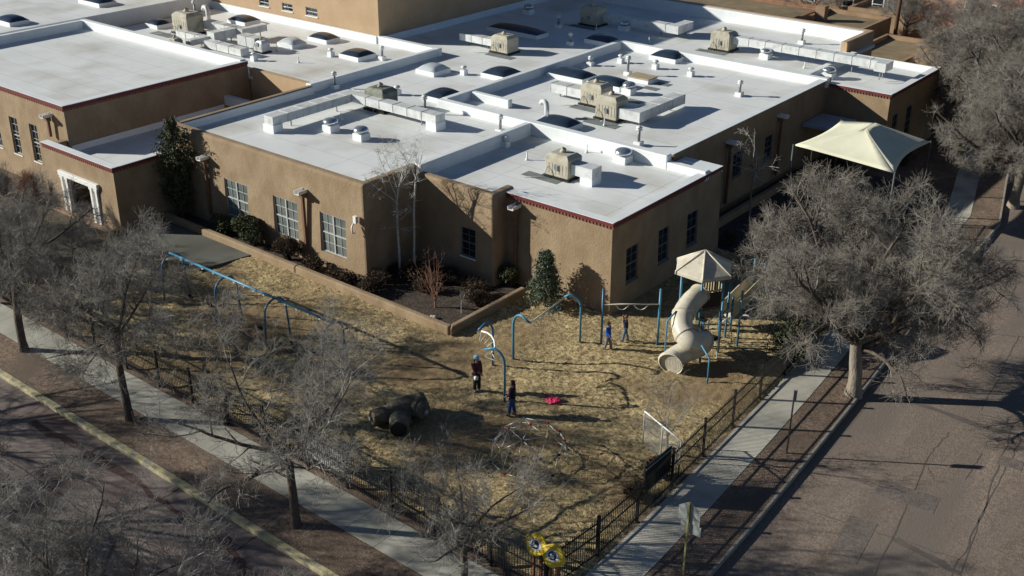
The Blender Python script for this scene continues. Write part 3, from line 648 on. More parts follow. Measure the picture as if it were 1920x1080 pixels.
for px_, py_, l_ in ((520,96,'short stub vent beside the small grey condenser'),(285,86,'short stub vent left of the small pale condenser'),(560,118,'thin stub vent on the open roof left of the dark skylight'),(905,82,'thin stub vent under the tall hall shadow edge'),(1330,120,'thin stub vent on the middle roof near the long parapet'),(640,225,'thin stub vent behind the twin domed fans')):
    stub(px_, py_, 4.8, l_)
def gooseneck(px, py, label, s=1.0):
    c = G(px, py, zM); x, y = c.x, c.y; t = thing('gooseneck_vent', (x,y,zM), label, 'roof vent')
    MB().obox((x,y), .2*s, .2*s, zM, zM+.15).build('curb', LINER, t)
    MB().tube([(x,y,zM+.15),(x,y,zM+.75*s),(x-.05*s,y,zM+.92*s),(x-.2*s,y,zM+1.02*s),(x-.36*s,y,zM+.98*s),(x-.44*s,y,zM+.82*s)], .15*s, 12).build('hood', GALV, t)
gooseneck(1025,222,'galvanised gooseneck vent left of the dark skylight on the middle roof'); gooseneck(392,44,'galvanised gooseneck hood beside the tall flue',1.25)
c = G(1204,152,zM); t = thing('roof_hatch', (c.x,c.y,zM), 'tan lidded roof hatch beside the tall vent pipe', 'roof hatch')
MB().obox((c.x,c.y), .8, .55, zM, zM+.28).build('curb', LINER, t); MB().obox((c.x,c.y), .85, .6, zM+.28, zM+.36).build('lid', HATCH, t)
for a in [(1220,166,'grey walk pad below the tan roof hatch'),(1243,158,'grey walk pad right of the tan roof hatch'),(1190,190,'grey pad behind the twin coolers'),(1105,225,'grey pad left of the tallest beige cooler'),(1140,232,'grey pad in front of the tallest beige cooler')]:
    c = G(a[0],a[1],zM); tag(MB().obox((c.x,c.y), .55, .33, zM, zM+.02).build('roof_pad', PADM), a[2], 'roof pad', 'grey roof pads')

# ------------------------------------------------------------------ planter walls
t = thing('garden_wall', (-42,34.4,0), 'low rounded adobe planter wall that turns a corner at the mulch', 'garden wall')
b = MB(); wp = [(-56.5,34.45),(-50,34.4),(-42,34.38),(-31.3,34.4)]
for a, c in zip(wp, wp[1:]): b.prism([(a[0],a[1]-.17),(c[0],c[1]-.17),(c[0],c[1]+.17),(a[0],a[1]+.17)], -.1, .48)
b.build('long_wall', STUCCO, t, bevel=.09, seg=3)
MB().prism([(-31.47,34.57),(-31.13,34.23),(-31.10,39.9),(-31.42,39.9)], -.1, .47).build('short_wall', STUCCO, t, bevel=.09, seg=3)
tag(MB().box(-28.35,-28.0,51.3,66,-.1,.42).build('garden_wall', STUCCO, bevel=.06), 'straight low wall in deep shade along the yard side of the school', 'garden wall')

# ------------------------------------------------------------------ fences
def fence(pts, step, label, H=1.62):
    t = thing('metal_fence', (pts[0][0],pts[0][1],0), label, 'fence', 'black picket fences')
    P_ = []; 
    for a, c in zip(pts, pts[1:]):
        a = Vector(a); c = Vector(c); n = max(1, round((c-a).length/step)); P_ += [a+(c-a)*(k/n) for k in range(n)]
    P_.append(Vector(pts[-1]))
    for i, p in enumerate(P_):
        b = MB().obox(p, .045, .045, -.05, H+.08); b.obox(p, .055, .055, H+.08, H+.12, 0, 0, .9999); b.build('post', FENCE, t)
    for a, c in zip(P_, P_[1:]):
        b = MB(); d = c-a; L = d.length; ang = math.atan2(d.y, d.x); m_ = (a+c)/2
        for z in (.17, .98, 1.47): b.obox(m_, L/2-.05, .019, z-.02, z+.02, ang)
        n = round(L/.115)
        for k in range(1, n):
            p = a+d*(k/n); b.obox(p, .009, .009, .06, H, ang)
        b.build('picket_panel', FENCE, t)
    return t
def fx(y): return -13.25-3.62-(y-25)*.045+ (0.15 if y < 24 else 0)
fence([(-62,22.98),(-37.9,22.95),(-17.0,22.98)], 2.4, 'black metal picket fence along the front pavement by the street trees')
fence([(-16.98,23.0),(-16.75,25.6),(-16.78,28.1),(-17.05,33.2),(-17.45,41),(-18.2,50),(-19.3,62)], 2.6, 'black metal picket fence along the side pavement behind the slide')
# dark panels hung on the fences
t = thing('sign_board', (-17.2,30.0,0), 'big dark board hung inside the side fence by the chain link gate', 'sign board', 'boards on the fence')
MB().box(-17.19,-17.14,29.1,30.9,.45,1.62).build('board', DARK, t); MB().box(-17.13,-17.11,29.1,30.9,.5,.56).box(-17.13,-17.11,29.1,30.9,1.5,1.56).build('frame', SIGNB, t)
t = thing('banner', (-26.5,22.9,0), 'pale banner tied inside the front fence near the third street tree', 'banner', 'boards on the fence')
MB().box(-28.3,-26.2,23.04,23.06,.45,1.5).build('cloth', mat('pale_banner', (.42,.44,.43), (.5,.52,.5), 2, .8), t); MB().box(-28.3,-26.2,23.063,23.075,1.46,1.52).build('hem', DARK, t)
# small gate of chain link
def chain_panel(t, a, c, z0, z1, st=.10):
    b = MB(); a = Vector((a[0],a[1])); c = Vector((c[0],c[1])); d = c-a; L = d.length; u = d/L; h = z1-z0
    k = -h
    while k < L:
        for s_ in (1, -1):
            x0, x1 = max(0, k), min(L, k+h)
            if x1 > x0:
                za = z0+(x0-k) if s_ > 0 else z1-(x0-k); zb = z0+(x1-k) if s_ > 0 else z1-(x1-k)
                p = a+u*x0; q = a+u*x1; b.tube([(p.x,p.y,za),(q.x,q.y,zb)], .0032, 3, caps=False, smooth=False)
        k += st
    return b.build('mesh_panel', GALV, t)
t = thing('chain_link_panel', (-18.1,32.0,0), 'short galvanised chain link panel with bright top rail beside a bare sapling', 'chain link fence')
a_, c_ = (-19.25,32.3), (-17.05,31.4)
MB().tube([(*a_,1.6),(*c_,1.6)], .028, 8).build('top_rail', WPAINT, t); chain_panel(t, a_, c_, .05, 1.57)
for p in (a_, ((a_[0]+c_[0])/2,(a_[1]+c_[1])/2), c_): MB().tube([(*p,-.05),(*p,1.66)], .03, 8).build('post', SIGNB, t)

# ------------------------------------------------------------------ play equipment
t = thing('swing_set', (-38.8,28.7,0), 'long blue three bay swing frame with arched legs on the mulch', 'swing frame')
SX = [-44.5,-40.35,-36.8,-33.0]; SY = 28.65
MB().tube([(SX[0]-.1,SY,2.42),(SX[-1]+.1,SY,2.42)], .06, 10).build('top_bar', BLUE, t)
for x in SX:
    b = MB(); pts = []
    for k in range(0, 21):
        a = math.pi*k/20; pts.append((x, SY-.62*math.cos(a)*1.0, 1.75+.62*math.sin(a)**.9))
    b.tube([(x,SY-.74,-.05)]+pts+[(x,SY+.74,-.05)], .045, 8); b.build('arched_leg', BLUED, t)
for i in range(3):
    for k in range(4): 
        x = SX[i]+(SX[i+1]-SX[i])*(.2+.2*k); MB().box(x-.05,x+.05,SY-.04,SY+.04,2.30,2.37).build('hanger', GALV, t)
sl = ['swing seat nearest the far end of the blue frame','second swing seat from the far end of the frame','dark swing seat just right of the second arched leg','dark swing seat left of the third arched leg','swing seat just right of the third arched leg','swing seat nearest the last arched leg']
n_ = 0
for i in range(3):
    for k in range(2):
        x = SX[i]+(SX[i+1]-SX[i])*(.30 if k == 0 else .70); s_ = thing('swing', (x,SY,2.3), sl[n_], 'swing', 'swings hanging from the blue frame'); n_ += 1
        v = [(x-.22,SY-.09,.52),(x-.1,SY-.09,.44),(x+.1,SY-.09,.44),(x+.22,SY-.09,.52)]
        v += [(p[0],p[1]+.18,p[2]) for p in v]; v += [(p[0],p[1],p[2]-.03) for p in v]
        b = MB().add(v, [(0,1,5,4),(1,2,6,5),(2,3,7,6),(8,12,13,9),(9,13,14,10),(10,14,15,11),(0,8,9,1),(1,9,10,2),(2,10,11,3),(4,5,13,12),(5,6,14,13),(6,7,15,14),(0,4,12,8),(3,11,15,7)]); b.build('seat', DARK, s_)
        for q in (-.22,.22): MB().tube([(x+q,SY,.5),(x+q*.95,SY,2.32)], .009, 4, smooth=False).build('chain', SILV, s_)

def arch_post(t, base, tip, zt=2.3, rise=.22, mi=BLUE, r_=.055):
    bx_, by_ = base; tip = Vector((tip[0], tip[1])); d = tip-Vector(base); L = d.length; u = d/L; pts = [(bx_,by_,-.05),(bx_,by_,zt-.45)]
    for k in range(1, 9):
        a = k/8*math.pi*.5; pts.append((bx_+u.x*(.55*(1-math.cos(a))), by_+u.y*(.55*(1-math.cos(a))), zt-.45+(.45+rise)*math.sin(a)))
    if L > .6: pts.append((tip.x, tip.y, zt+rise*.3))
    return MB().tube(pts, r_, 10).build('arched_post', mi, t)
# curved ladder
A0 = G(946,755); B0 = G(924,690); A1 = G(909,656,2.35); B1 = G(897,620,2.3)
t = thing('curved_ladder', (A0.x,A0.y,0), 'curved white overhead ladder between two arched blue posts', 'climbing ladder')
arch_post(t, (A0.x,A0.y), (A1.x,A1.y), 2.3, .2); arch_post(t, (B0.x,B0.y), (B1.x,B1.y), 2.25, .2, BLUED)
b = MB(); pa = [G(x,y,2.35) for x, y in ((903,621),(914,624),(922,630),(927,640),(928,651),(922,662),(916,668),(922,676),(928,674))]
pb = [G(x,y,2.1) for x, y in ((899,640),(901,641),(908,645),(913,650),(916,654),(919,664),(912,670),(909,668),(928,676))]
b.tube(pa[:6], .04, 8).build('curved_rail', WPAINT, t)
for i in range(6):
    MB().tube([pa[i], pb[i]], .02, 6).build('rung', CREAM, t)
MB().tube([G(917,661,2.3), G(909,668,2.1), G(927,676,2.1), G(928,672,2.2), G(921,660,2.3)], .022, 6).build('triangle_grip', CREAM, t)
# ring trek
A0 = G(962,677); B0 = G(1087,645); A1 = G(992,607,2.3); B1 = G(1058,559,2.3)
t = thing('ring_ladder', (A0.x,A0.y,0), 'straight cream rail with hanging rings between two arched blue posts', 'climbing rail')
arch_post(t, (A0.x,A0.y), (A1.x,A1.y), 2.3, .2); arch_post(t, (B0.x,B0.y), (B1.x,B1.y), 2.3, .2)
MB().tube([A1, B1], .035, 8).build('rail', CREAM, t)
for k in (.2,.36,.52,.68,.84):
    p = A1.lerp(B1, k); pts = [(p.x+.1*math.cos(a)*.7, p.y+.1*math.cos(a)*.7, p.z-.3+.11*math.sin(a)) for a in [i*math.pi/5 for i in range(11)]]
    MB().tube(pts, .013, 5, caps=False).tube([(p.x,p.y,p.z),(p.x,p.y,p.z-.2)], .008, 4).build('ring', BLUE, t)
# bar with loops
A0 = G(1127,647); B0 = G(1232,647)
t = thing('loop_bar', (A0.x,A0.y,0), 'cream bar with two drooping loops between straight blue posts', 'climbing bar')
for p in (A0, B0): MB().tube([(p.x,p.y,-.05),(p.x,p.y,2.85)], .055, 10).lathe((p.x,p.y,2.83), [(.06,0),(.06,.04),(.03,.07)], 10).build('post', BLUED if p is A0 else BLUE, t)
za = 2.12; MB().tube([(A0.x,A0.y,za),(B0.x,B0.y,za)], .035, 8).build('bar', CREAM, t)
for k0, k1 in ((.22,.46),(.54,.80)):
    pts = []
    for i in range(13):
        q = i/12; p = A0.lerp(B0, k0+(k1-k0)*q); pts.append((p.x, p.y, za-.02-.26*math.sin(math.pi*q)**.8))
    MB().tube(pts, .018, 6).build('loop', WPAINT, t)
# tower with hexagonal roof and spiral slide
HC = Vector((-22.22,41.65)); HR = 1.18
t = thing('play_tower', (HC.x,HC.y,0), 'play tower with cream hexagonal roof, blue posts and spiral tube slide', 'play structure')
hexp = [HC+Vector((math.cos(R(60*k-2))*HR*.92, math.sin(R(60*k-2))*HR*.92)) for k in range(6)]
for p in hexp: MB().tube([(p.x,p.y,-.05),(p.x,p.y,3.6)], .055, 10).build('post', BLUE, t)
b = MB(); ro = [HC+Vector((math.cos(R(60*k-2))*1.42, math.sin(R(60*k-2))*1.42)) for k in range(6)]
z0, z1, za_ = 3.42, 3.60, 4.42
v = [(p.x,p.y,z0) for p in ro]+[(HC.x+(p.x-HC.x)*1.0, HC.y+(p.y-HC.y)*1.0, z1) for p in ro]+[(HC.x,HC.y,za_)]
b.add(v, [(i,(i+1)%6,6+(i+1)%6,6+i) for i in range(6)]+[(6+i,6+(i+1)%6,12) for i in range(6)]+[tuple(range(5,-1,-1))])
ro_ = b.build('hexagonal_roof', CREAM, t, bevel=.03)
for p in ro: MB().tube([(p.x,p.y,z0+.03),(p.x,p.y,z1),(HC.x+(p.x-HC.x)*.5,HC.y+(p.y-HC.y)*.5,(z1+za_)/2+.015),(HC.x,HC.y,za_+.01)], .045, 8).build('roof_rib', CREAM, ro_)
MB().prism([tuple(p) for p in hexp], 1.88, 1.95).build('deck', DECK, t)
low = [(-20.75,39.35),(-20.45,40.55),(-21.75,39.0),(-22.0,40.3)]
def slat_panel(t, a, c, z0, z1, name, m, n):
    b = MB(); a = Vector(a); c = Vector(c); d = c-a; ang = math.atan2(d.y, d.x)
    b.obox((a+c)/2, d.length/2, .022, z0, z0+.06, ang); b.obox((a+c)/2, d.length/2, .022, z1-.06, z1, ang)
    for k in range(n): b.obox(a+d*((k+.5)/n), .022, .018, z0+.06, z1-.06, ang)
    return b.build(name, m, t)
slat_panel(t, hexp[5], hexp[0], 1.95, 2.85, 'guard_panel', TAN, 8); slat_panel(t, hexp[0], hexp[1], 1.95, 2.85, 'guard_panel', TAN, 8)
b = MB(); a, c = hexp[5], hexp[0]; d = c-a; b.obox((a+c)/2+Vector((.05,-.03)), d.length/2*.8, .02, 2.0, 2.75, math.atan2(d.y,d.x)); b.build('bubble_panel', DECK, t)
slat_panel(t, hexp[1], hexp[2], 1.95, 2.85, 'guard_panel', TAN, 8)
MB().prism([(-22.1,39.6),(-20.8,39.35),(-20.45,40.55),(-21.5,40.55)], .95, 1.02).build('low_deck', DECK, t)
for x, y, h in [(-20.83,39.44,2.1),(-20.62,40.70,2.7),(-21.13,42.26,2.9),(-21.0,39.7,2.1),(-20.3,41.9,2.9)]: MB().tube([(x,y,-.05),(x,y,h)], .05, 10).build('post', BLUE, t)
slat_panel(t, (-22.1,39.7), (-21.1,39.5), 1.0, 1.8, 'stair_rail', CREAM, 7); slat_panel(t, (-22.0,40.6), (-21.6,40.2), 1.0, 2.2, 'stair_rail', TAN, 5)
MB().box(-21.9,-21.3,40.2,40.5,1.25,1.29).box(-21.9,-21.3,40.45,40.8,1.52,1.56).build('step', DECK, t)
for x, y in ((-20.9,40.1),(-20.4,40.2)): MB().tube([(x,y,0),(x,y,1.9),(x+.2,y+.3,2.1)], .03, 8).build('handrail', WPAINT, t)
MB().tube([(-20.55,41.3,.05),(-20.2,41.1,.6),(-20.5,41.5,1.2),(-20.8,41.2,1.8),(-20.6,41.6,2.1)], .03, 8).build('climbing_pole', CREAM, t)
pts = [(-19.75+.28*math.cos(a), 41.4+.05*math.cos(a), 1.75+.28*math.sin(a)) for a in [i*math.pi/8 for i in range(13)]]
MB().tube(pts, .022, 6).build('climbing_ring', WPAINT, t)
# spiral tube
ctl = [G(1312,552,2.55), G(1296,566,2.45), G(1281,590,2.15), G(1280,618,1.75), G(1296,640,1.42), G(1318,640,1.22), G(1309,650,.98), G(1288,658,.80), G(1266,670,.62), G(1257,681,.53)]
def spline(c, n=8):
    out = []; c = [c[0]*2-c[1]]+c+[c[-1]*2-c[-2]]
    for i in range(1, len(c)-2):
        for k in range(n):
            q = k/n; out.append(.5*((2*c[i])+(c[i+1]-c[i-1])*q+(2*c[i-1]-5*c[i]+4*c[i+1]-c[i+2])*q*q+(3*c[i]-c[i-1]-3*c[i+1]+c[i+2])*q**3))
    out.append(c[-2]); return out
sp = spline(ctl, 8)
TR = .48
RR = [TR+(.07*max(0, (i-len(sp)+9)/8)) for i in range(len(sp))]
b = MB(); b.tube(sp, RR, 24, caps=False); sli = b.build('tube_slide', CREAM, t)
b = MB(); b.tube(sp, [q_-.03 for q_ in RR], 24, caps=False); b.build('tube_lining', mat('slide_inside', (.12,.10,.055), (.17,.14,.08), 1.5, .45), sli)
for i in (0, 16, 27, 40, 54, len(sp)-1):
    i = min(i, len(sp)-1); p = sp[i]; q = (sp[min(i+1,len(sp)-1)]-sp[max(i-1,0)]).normalized()
    MB().tube([p-q*.03, p-q*.03001, p+q*.03, p+q*.03001], [RR[i]-.035, RR[i]+.04, RR[i]+.04, RR[i]-.035], 24, caps=False, smooth=False).build('flange', CREAM, sli)
for p, z in ((G(1326,719),1.25),(G(1245,682),2.15)):
    e = sp[33] if z < 2 else sp[14]
    MB().tube([(p.x,p.y,-.05),(p.x,p.y,z),(p.x+(e.x-p.x)*.5,p.y+(e.y-p.y)*.5,z+.3)], .04, 8).build('slide_support', BLUE, t)
# second slide: straight open chute beyond the tower
t = thing('straight_slide', (-21,44.5,0), 'straight open cream slide with slatted side rising behind the tower', 'slide')
a = G(1372,588,1.0); c = G(1432,528,2.0)
b = MB(); d = Vector((c.x-a.x, c.y-a.y)); ang = math.atan2(d.y, d.x); L = d.length; u = d/L; nn = Vector((-u.y, u.x))
for off, hh in ((.0,.75),(.62,.75)):
    v = []
    for s_ in (-.02,.02):
        for (p, z) in ((a, a.z-.35),(c, c.z-.35),(c, c.z+hh-.35),(a, a.z+hh-.35)): v.append((p.x+nn.x*(off+s_), p.y+nn.y*(off+s_), z))
    b.add(v, [(0,1,2,3),(7,6,5,4),(0,4,5,1),(1,5,6,2),(2,6,7,3),(3,7,4,0)])
    if off == 0: b.build('side_panel', TAN, t); b = MB()
b.build('side_panel', CREAM, t)
v = []
for z_ in (0,.04):
    for (p, z, o_) in ((a,a.z-.3,.03),(c,c.z-.3,.03),(c,c.z-.3,.59),(a,a.z-.3,.59)): v.append((p.x+nn.x*o_, p.y+nn.y*o_, z+z_))
MB().add(v, [(3,2,1,0),(4,5,6,7),(0,1,5,4),(1,2,6,5),(2,3,7,6),(3,0,4,7)]).build('chute', CREAM, t)
for p, h in ((a,1.9),(c,3.0),(Vector((c.x+nn.x*.62,c.y+nn.y*.62,0)),3.0),(Vector((a.x+nn.x*.62,a.y+nn.y*.62,0)),1.9)): MB().tube([(p.x,p.y,-.05),(p.x,p.y,h)], .055, 10).build('post', BLUE, t)
for k, (px, py) in enumerate([(1420,590),(1438,570)]):
    p = G(px, py); t = thing('play_post', (p.x,p.y,0), ['tall blue post in the shade right of the tower','blue post with cap half hidden by the big tree'][k], 'play post')
    MB().tube([(p.x,p.y,-.05),(p.x,p.y,2.9)], .055, 10).build('pole', BLUE, t); MB().lathe((p.x,p.y,2.9), [(.06,0),(.06,.04),(.03,.07)], 10).build('cap', BLUED, t)

# geodesic climber
DC = Vector((-22.0,28.55,0.02)); DR = 1.55
t = thing('dome_climber', tuple(DC), 'silver geodesic dome climber with red, blue and yellow joints', 'dome climber')
bm = bmesh.new(); bmesh.ops.create_icosphere(bm, subdivisions=2, radius=DR)
nodes = [v for v in bm.verts if v.co.z > -.45]; ks = {v.index for v in nodes}
cols = [REDP, BLUP, YELP, REDP, BLUP]
def dz(co): return Vector((DC.x+co.x, DC.y+co.y, max(0.0, (co.z+.35)*.92)))
for e in bm.edges:
    a, c = e.verts
    if a in nodes and c in nodes: MB().tube([dz(a.co), dz(c.co)], .014, 6, smooth=True).build('tube', SILV, t)
for i, v in enumerate(nodes):
    p = dz(v.co); MB().lathe((p.x,p.y,p.z-.05), [(.02,.01),(.06,.03),(.06,.07),(.02,.09)], 8).build('joint', cols[i % 5], t)
bm.free()

# crawl-through rock
def rock():
    t = thing('climbing_rock', (-27.4,27.7,0), 'dark moulded climbing rock with crawl openings lying on the mulch', 'climbing rock')
    rr = random.Random(5)
    def lobe(nm, a, c, r0, r1, zc, mouth, hole):
        sh = Vector((-.35,-.35)); a = Vector(a)+sh; c = Vector(c)+sh; r0 *= .92; r1 *= .92; L = (c-a).length; d = (c-a)/L; n = Vector((-d.y, d.x)); K = 7; N = 7; v = []
        for i in range(N):
            q = i/(N-1); r_ = (r0+(r1-r0)*q)*(.84 if i in (0, N-1) else 1)
            for k in range(K):
                a_ = 2*math.pi*k/K+.45+nm.count('e')*.2; w_ = r_*(1+rr.uniform(-.09,.09)); p = a+d*(L*q+rr.uniform(-.04,.04))+n*w_*math.cos(a_); v.append((p.x, p.y, max(-.05, zc+w_*math.sin(a_)*.95)))
        f = [(i*K+k, i*K+(k+1)%K, (i+1)*K+(k+1)%K, (i+1)*K+k) for i in range(N-1) for k in range(K)]+[tuple(range(K-1,-1,-1)), tuple((N-1)*K+k for k in range(K))]
        o = MB().add(v, f).build(nm, ROCKM, t, bevel=.06)
        if mouth:
            p = a-d*.04; b = MB(); e = []
            for s_ in (0,.05):
                for k in range(14): aa = 2*math.pi*k/14; pp = p-d*s_+n*mouth*math.cos(aa); e.append((pp.x, pp.y, zc+mouth*math.sin(aa)))
            b.add(e, [tuple(range(14)), tuple(range(27,13,-1))]+[(k,(k+1)%14,14+(k+1)%14,14+k) for k in range(14)]); b.build('opening', STONE if hole else DARK, o)
        return o
    lobe('rock_tube', (-28.1,26.75), (-27.55,27.95), .42, .46, .48, .09, True)
    lobe('rock_body', (-27.75,27.5), (-27.15,28.9), .52, .60, .58, 0, False)
    lobe('rock_mouth', (-26.75,26.95), (-27.6,27.9), .50, .46, .42, .33, False)
    lobe('rock_shoulder', (-26.62,28.35), (-27.2,28.4), .40, .55, .62, .10, True)
rock()
# pink jacket lying on the mulch
def jacket():
    c = G(1037,752,.05); rr = random.Random(2); t = thing('pink_jacket', (c.x,c.y,0), 'crumpled pink jacket left lying on the mulch', 'jacket')
    def lump(name, cx, cy, sx, sy, h, sd):
        b = MB(); N = 12; v = []; r2 = random.Random(sd)
        for i in range(N+1):
            for j in range(N+1):
                u = i/N*2-1; q = j/N*2-1; e = max(0, 1-(u*u+q*q)**1.2); v.append((cx+u*sx*(1+.2*r2.random()), cy+q*sy*(1+.2*r2.random()), .05+h*e**.5*(1+.5*r2.uniform(-1,1))-(.12 if e <= 0 else 0)))
        b.add(v, [(i*(N+1)+j,(i+1)*(N+1)+j,(i+1)*(N+1)+j+1,i*(N+1)+j+1) for i in range(N) for j in range(N)]); b.build(name, PINK, t)
    lump('body', c.x, c.y, .30, .22, .10, 1); lump('sleeve', c.x-.34, c.y+.12, .26, .07, .05, 2); lump('hood', c.x+.16, c.y+.1, .15, .13, .15, 3)
jacket()
# yellow play panels on red posts at the fence corner
for k, (px, py, lab) in enumerate([(1006,1020,'yellow play panel with blue oval face, left of the pair'),(1038,1041,'yellow play panel with blue oval face, right of the pair nearest the fence corner')]):
    c = G(px, py, 1.75); t = thing('yellow_signboard', (c.x,c.y,0), lab, 'play panel', 'yellow play panels'); b = MB()
    out = []
    for i in range(28):
        a = 2*math.pi*i/28; q = .40*(1+.07*math.cos(4*a+.6)); out.append((c.x+q*math.cos(a)*1.12, q*math.sin(a)*.95))
    tl = .35
    def pl(u, w_, o): return (u, c.y-.02+w_*math.sin(tl)-o*math.cos(tl), 1.75+w_*math.cos(tl)+o*math.sin(tl))
    v = [pl(u, w_, .05) for u, w_ in out]+[pl(u, w_, -.05) for u, w_ in out]; n = 28
    b.add(v, [tuple(range(n)), tuple(range(2*n-1,n-1,-1))]+[(i, n+i, n+(i+1)%n, (i+1)%n) for i in range(n)]); b.build('board', YEL, t, bevel=.03)
    for nm, m_, rx, rz, o, dx, dz_ in (('oval_face', DECALW, .26, .20, .056, 0, 0), ('dark_disc', NAVY, .15, .15, .060, .0, 0), ('face_mark', DECALW, .08, .05, .064, .02, -.03), ('face_mark', DECALW, .03, .09, .066, -.06, -.02)):
        e = [pl(c.x+dx+rx*math.cos(2*math.pi*i/20), dz_+rz*math.sin(2*math.pi*i/20), o) for i in range(20)]; e2 = [pl(c.x+dx+rx*math.cos(2*math.pi*i/20), dz_+rz*math.sin(2*math.pi*i/20), o-.012) for i in range(20)]
        MB().add(e+e2, [tuple(range(20))]+[(i, 20+i, 20+(i+1)%20, (i+1)%20) for i in range(20)]).build(nm, m_, t)
    for dx in (-.14,.14): MB().box(c.x+dx-.04,c.x+dx+.04,c.y+.03,c.y+.11,-.05,1.45).build('post', mat('panel_post', (.16,.05,.035), (.2,.07,.05), 4, .6), t)

# ------------------------------------------------------------------ shade sail
t = thing('shade_sail', (-24,64,0), 'big cream shade sail with two peaks stretched over the yard', 'shade sail')
cr = [G(1488,272,4.6), G(1678,325,4.6), G(1745,266,4.6), G(1577,226,4.6)]
k1, k2 = G(1622,242,5.8), G(1641,230,5.8)
def patch(pa, pb, pc_, pd, sag, n=8):      # pa-pb eave, pd-pc ridge
    b = MB(); v = []
    for i in range(n+1):
        for j in range(n+1):
            u, q = i/n, j/n; lo_ = pa.lerp(pb, u); hi_ = pd.lerp(pc_, u); ctr = (cr[0]+cr[2])/2
            inw = (Vector((ctr.x, ctr.y, lo_.z))-lo_)*sag*4*u*(1-u); p = (lo_+inw).lerp(hi_, q); p.z -= .28*4*q*(1-q)*(.35)*(4*u*(1-u)); v.append(p)
    b.add(v, [(i*(n+1)+j,(i+1)*(n+1)+j,(i+1)*(n+1)+j+1,i*(n+1)+j+1) for i in range(n) for j in range(n)], 0, True)
    o = b.build('canvas_panel', CANVAS, t); sm = o.modifiers.new('thick', 'SOLIDIFY'); sm.thickness = .02; return o
patch(cr[0], cr[1], k1, k1, .02); patch(cr[1], cr[2], k2, k1, .14); patch(cr[2], cr[3], k2, k2, .03); patch(cr[3], cr[0], k1, k2, .10)
for p in cr: MB().tube([(p.x,p.y,-.05),(p.x,p.y,p.z+.05)], .06, 10).build('mast', mat('mast_grey', (.06,.065,.065), (.09,.095,.095), 3, .6), t)

# ------------------------------------------------------------------ signs and poles
c = G(1281,1077); t = thing('school_sign', (c.x,c.y,0), 'back of a pentagonal road sign on an olive post by the side pavement', 'road sign')
MB().box(c.x-.03,c.x+.03,c.y-.03,c.y+.03,-.05,2.95).build('post', POSTY, t)
y_ = c.y+.045; MB().add([(c.x+u, yy, z) for yy in (y_, y_+.012) for u, z in ((0,2.95),(.40,2.66),(.40,2.12),(-.40,2.12),(-.40,2.66))], [(0,1,2,3,4),(9,8,7,6,5)]+[(i,5+i,5+(i+1)%5,(i+1)%5) for i in range(5)]).build('pentagon_plate', SIGNB, t)
MB().box(c.x-.30,c.x+.46,y_+.02,y_+.032,1.72,2.09).build('lower_plate', SIGNB, t)
c = G(1475,849); t = thing('parking_sign', (c.x,c.y,0), 'dark narrow sign on a thin post beside the shaded pavement', 'road sign')
MB().box(c.x-.025,c.x+.025,c.y-.025,c.y+.025,-.05,2.85).build('post', DARK, t); MB().box(c.x+.03,c.x+.04,c.y-.16,c.y+.16,2.35,2.83).build('plate', mat('sign_grey', (.08,.1,.1), (.12,.14,.14), 3, .5), t)
c = G(1671,112); t = thing('utility_pole', (c.x,c.y,0), 'tall dark brown utility pole behind the far east block', 'utility pole', 'utility poles')
MB().tube([(c.x,c.y,-.6),(c.x,c.y,11)], [.19,.14], 12).build('pole', POLE, t); MB().box(c.x-1.2,c.x+1.2,c.y-.06,c.y+.06,10,10.12).build('crossarm', POLE, t)
for k, (px, py, lab) in enumerate([(1655,72,'thin grey metal pole left of the brown utility pole'),(1632,60,'thinner grey metal pole among the flat houses')]):
    c2 = G(px, py); t = thing('metal_pole', (c2.x,c2.y,0), lab, 'metal pole'); MB().tube([(c2.x,c2.y,-.6),(c2.x,c2.y,6.5)], .06, 8).build('pole', SIGNB, t); MB().box(c2.x-.25,c2.x+.25,c2.y-.1,c2.y+.1,4.2,4.5).build('bracket', SIGNB, t)
def wire(a, c, sag, label):
    pts = [Vector(a).lerp(Vector(c), i/16)-Vector((0,0,sag*4*(i/16)*(1-i/16))) for i in range(17)]
    tag(MB().tube(pts, .014, 4).build('power_line', DARK), label, 'power line', 'power lines')
wire((c.x-1,c.y,10), (-75,112,9), 1.0, 'sagging black cable running left from the brown utility pole')
wire((c.x+1,c.y,7.4), (-14,88,6), .8, 'sagging black cable running right from the brown utility pole')

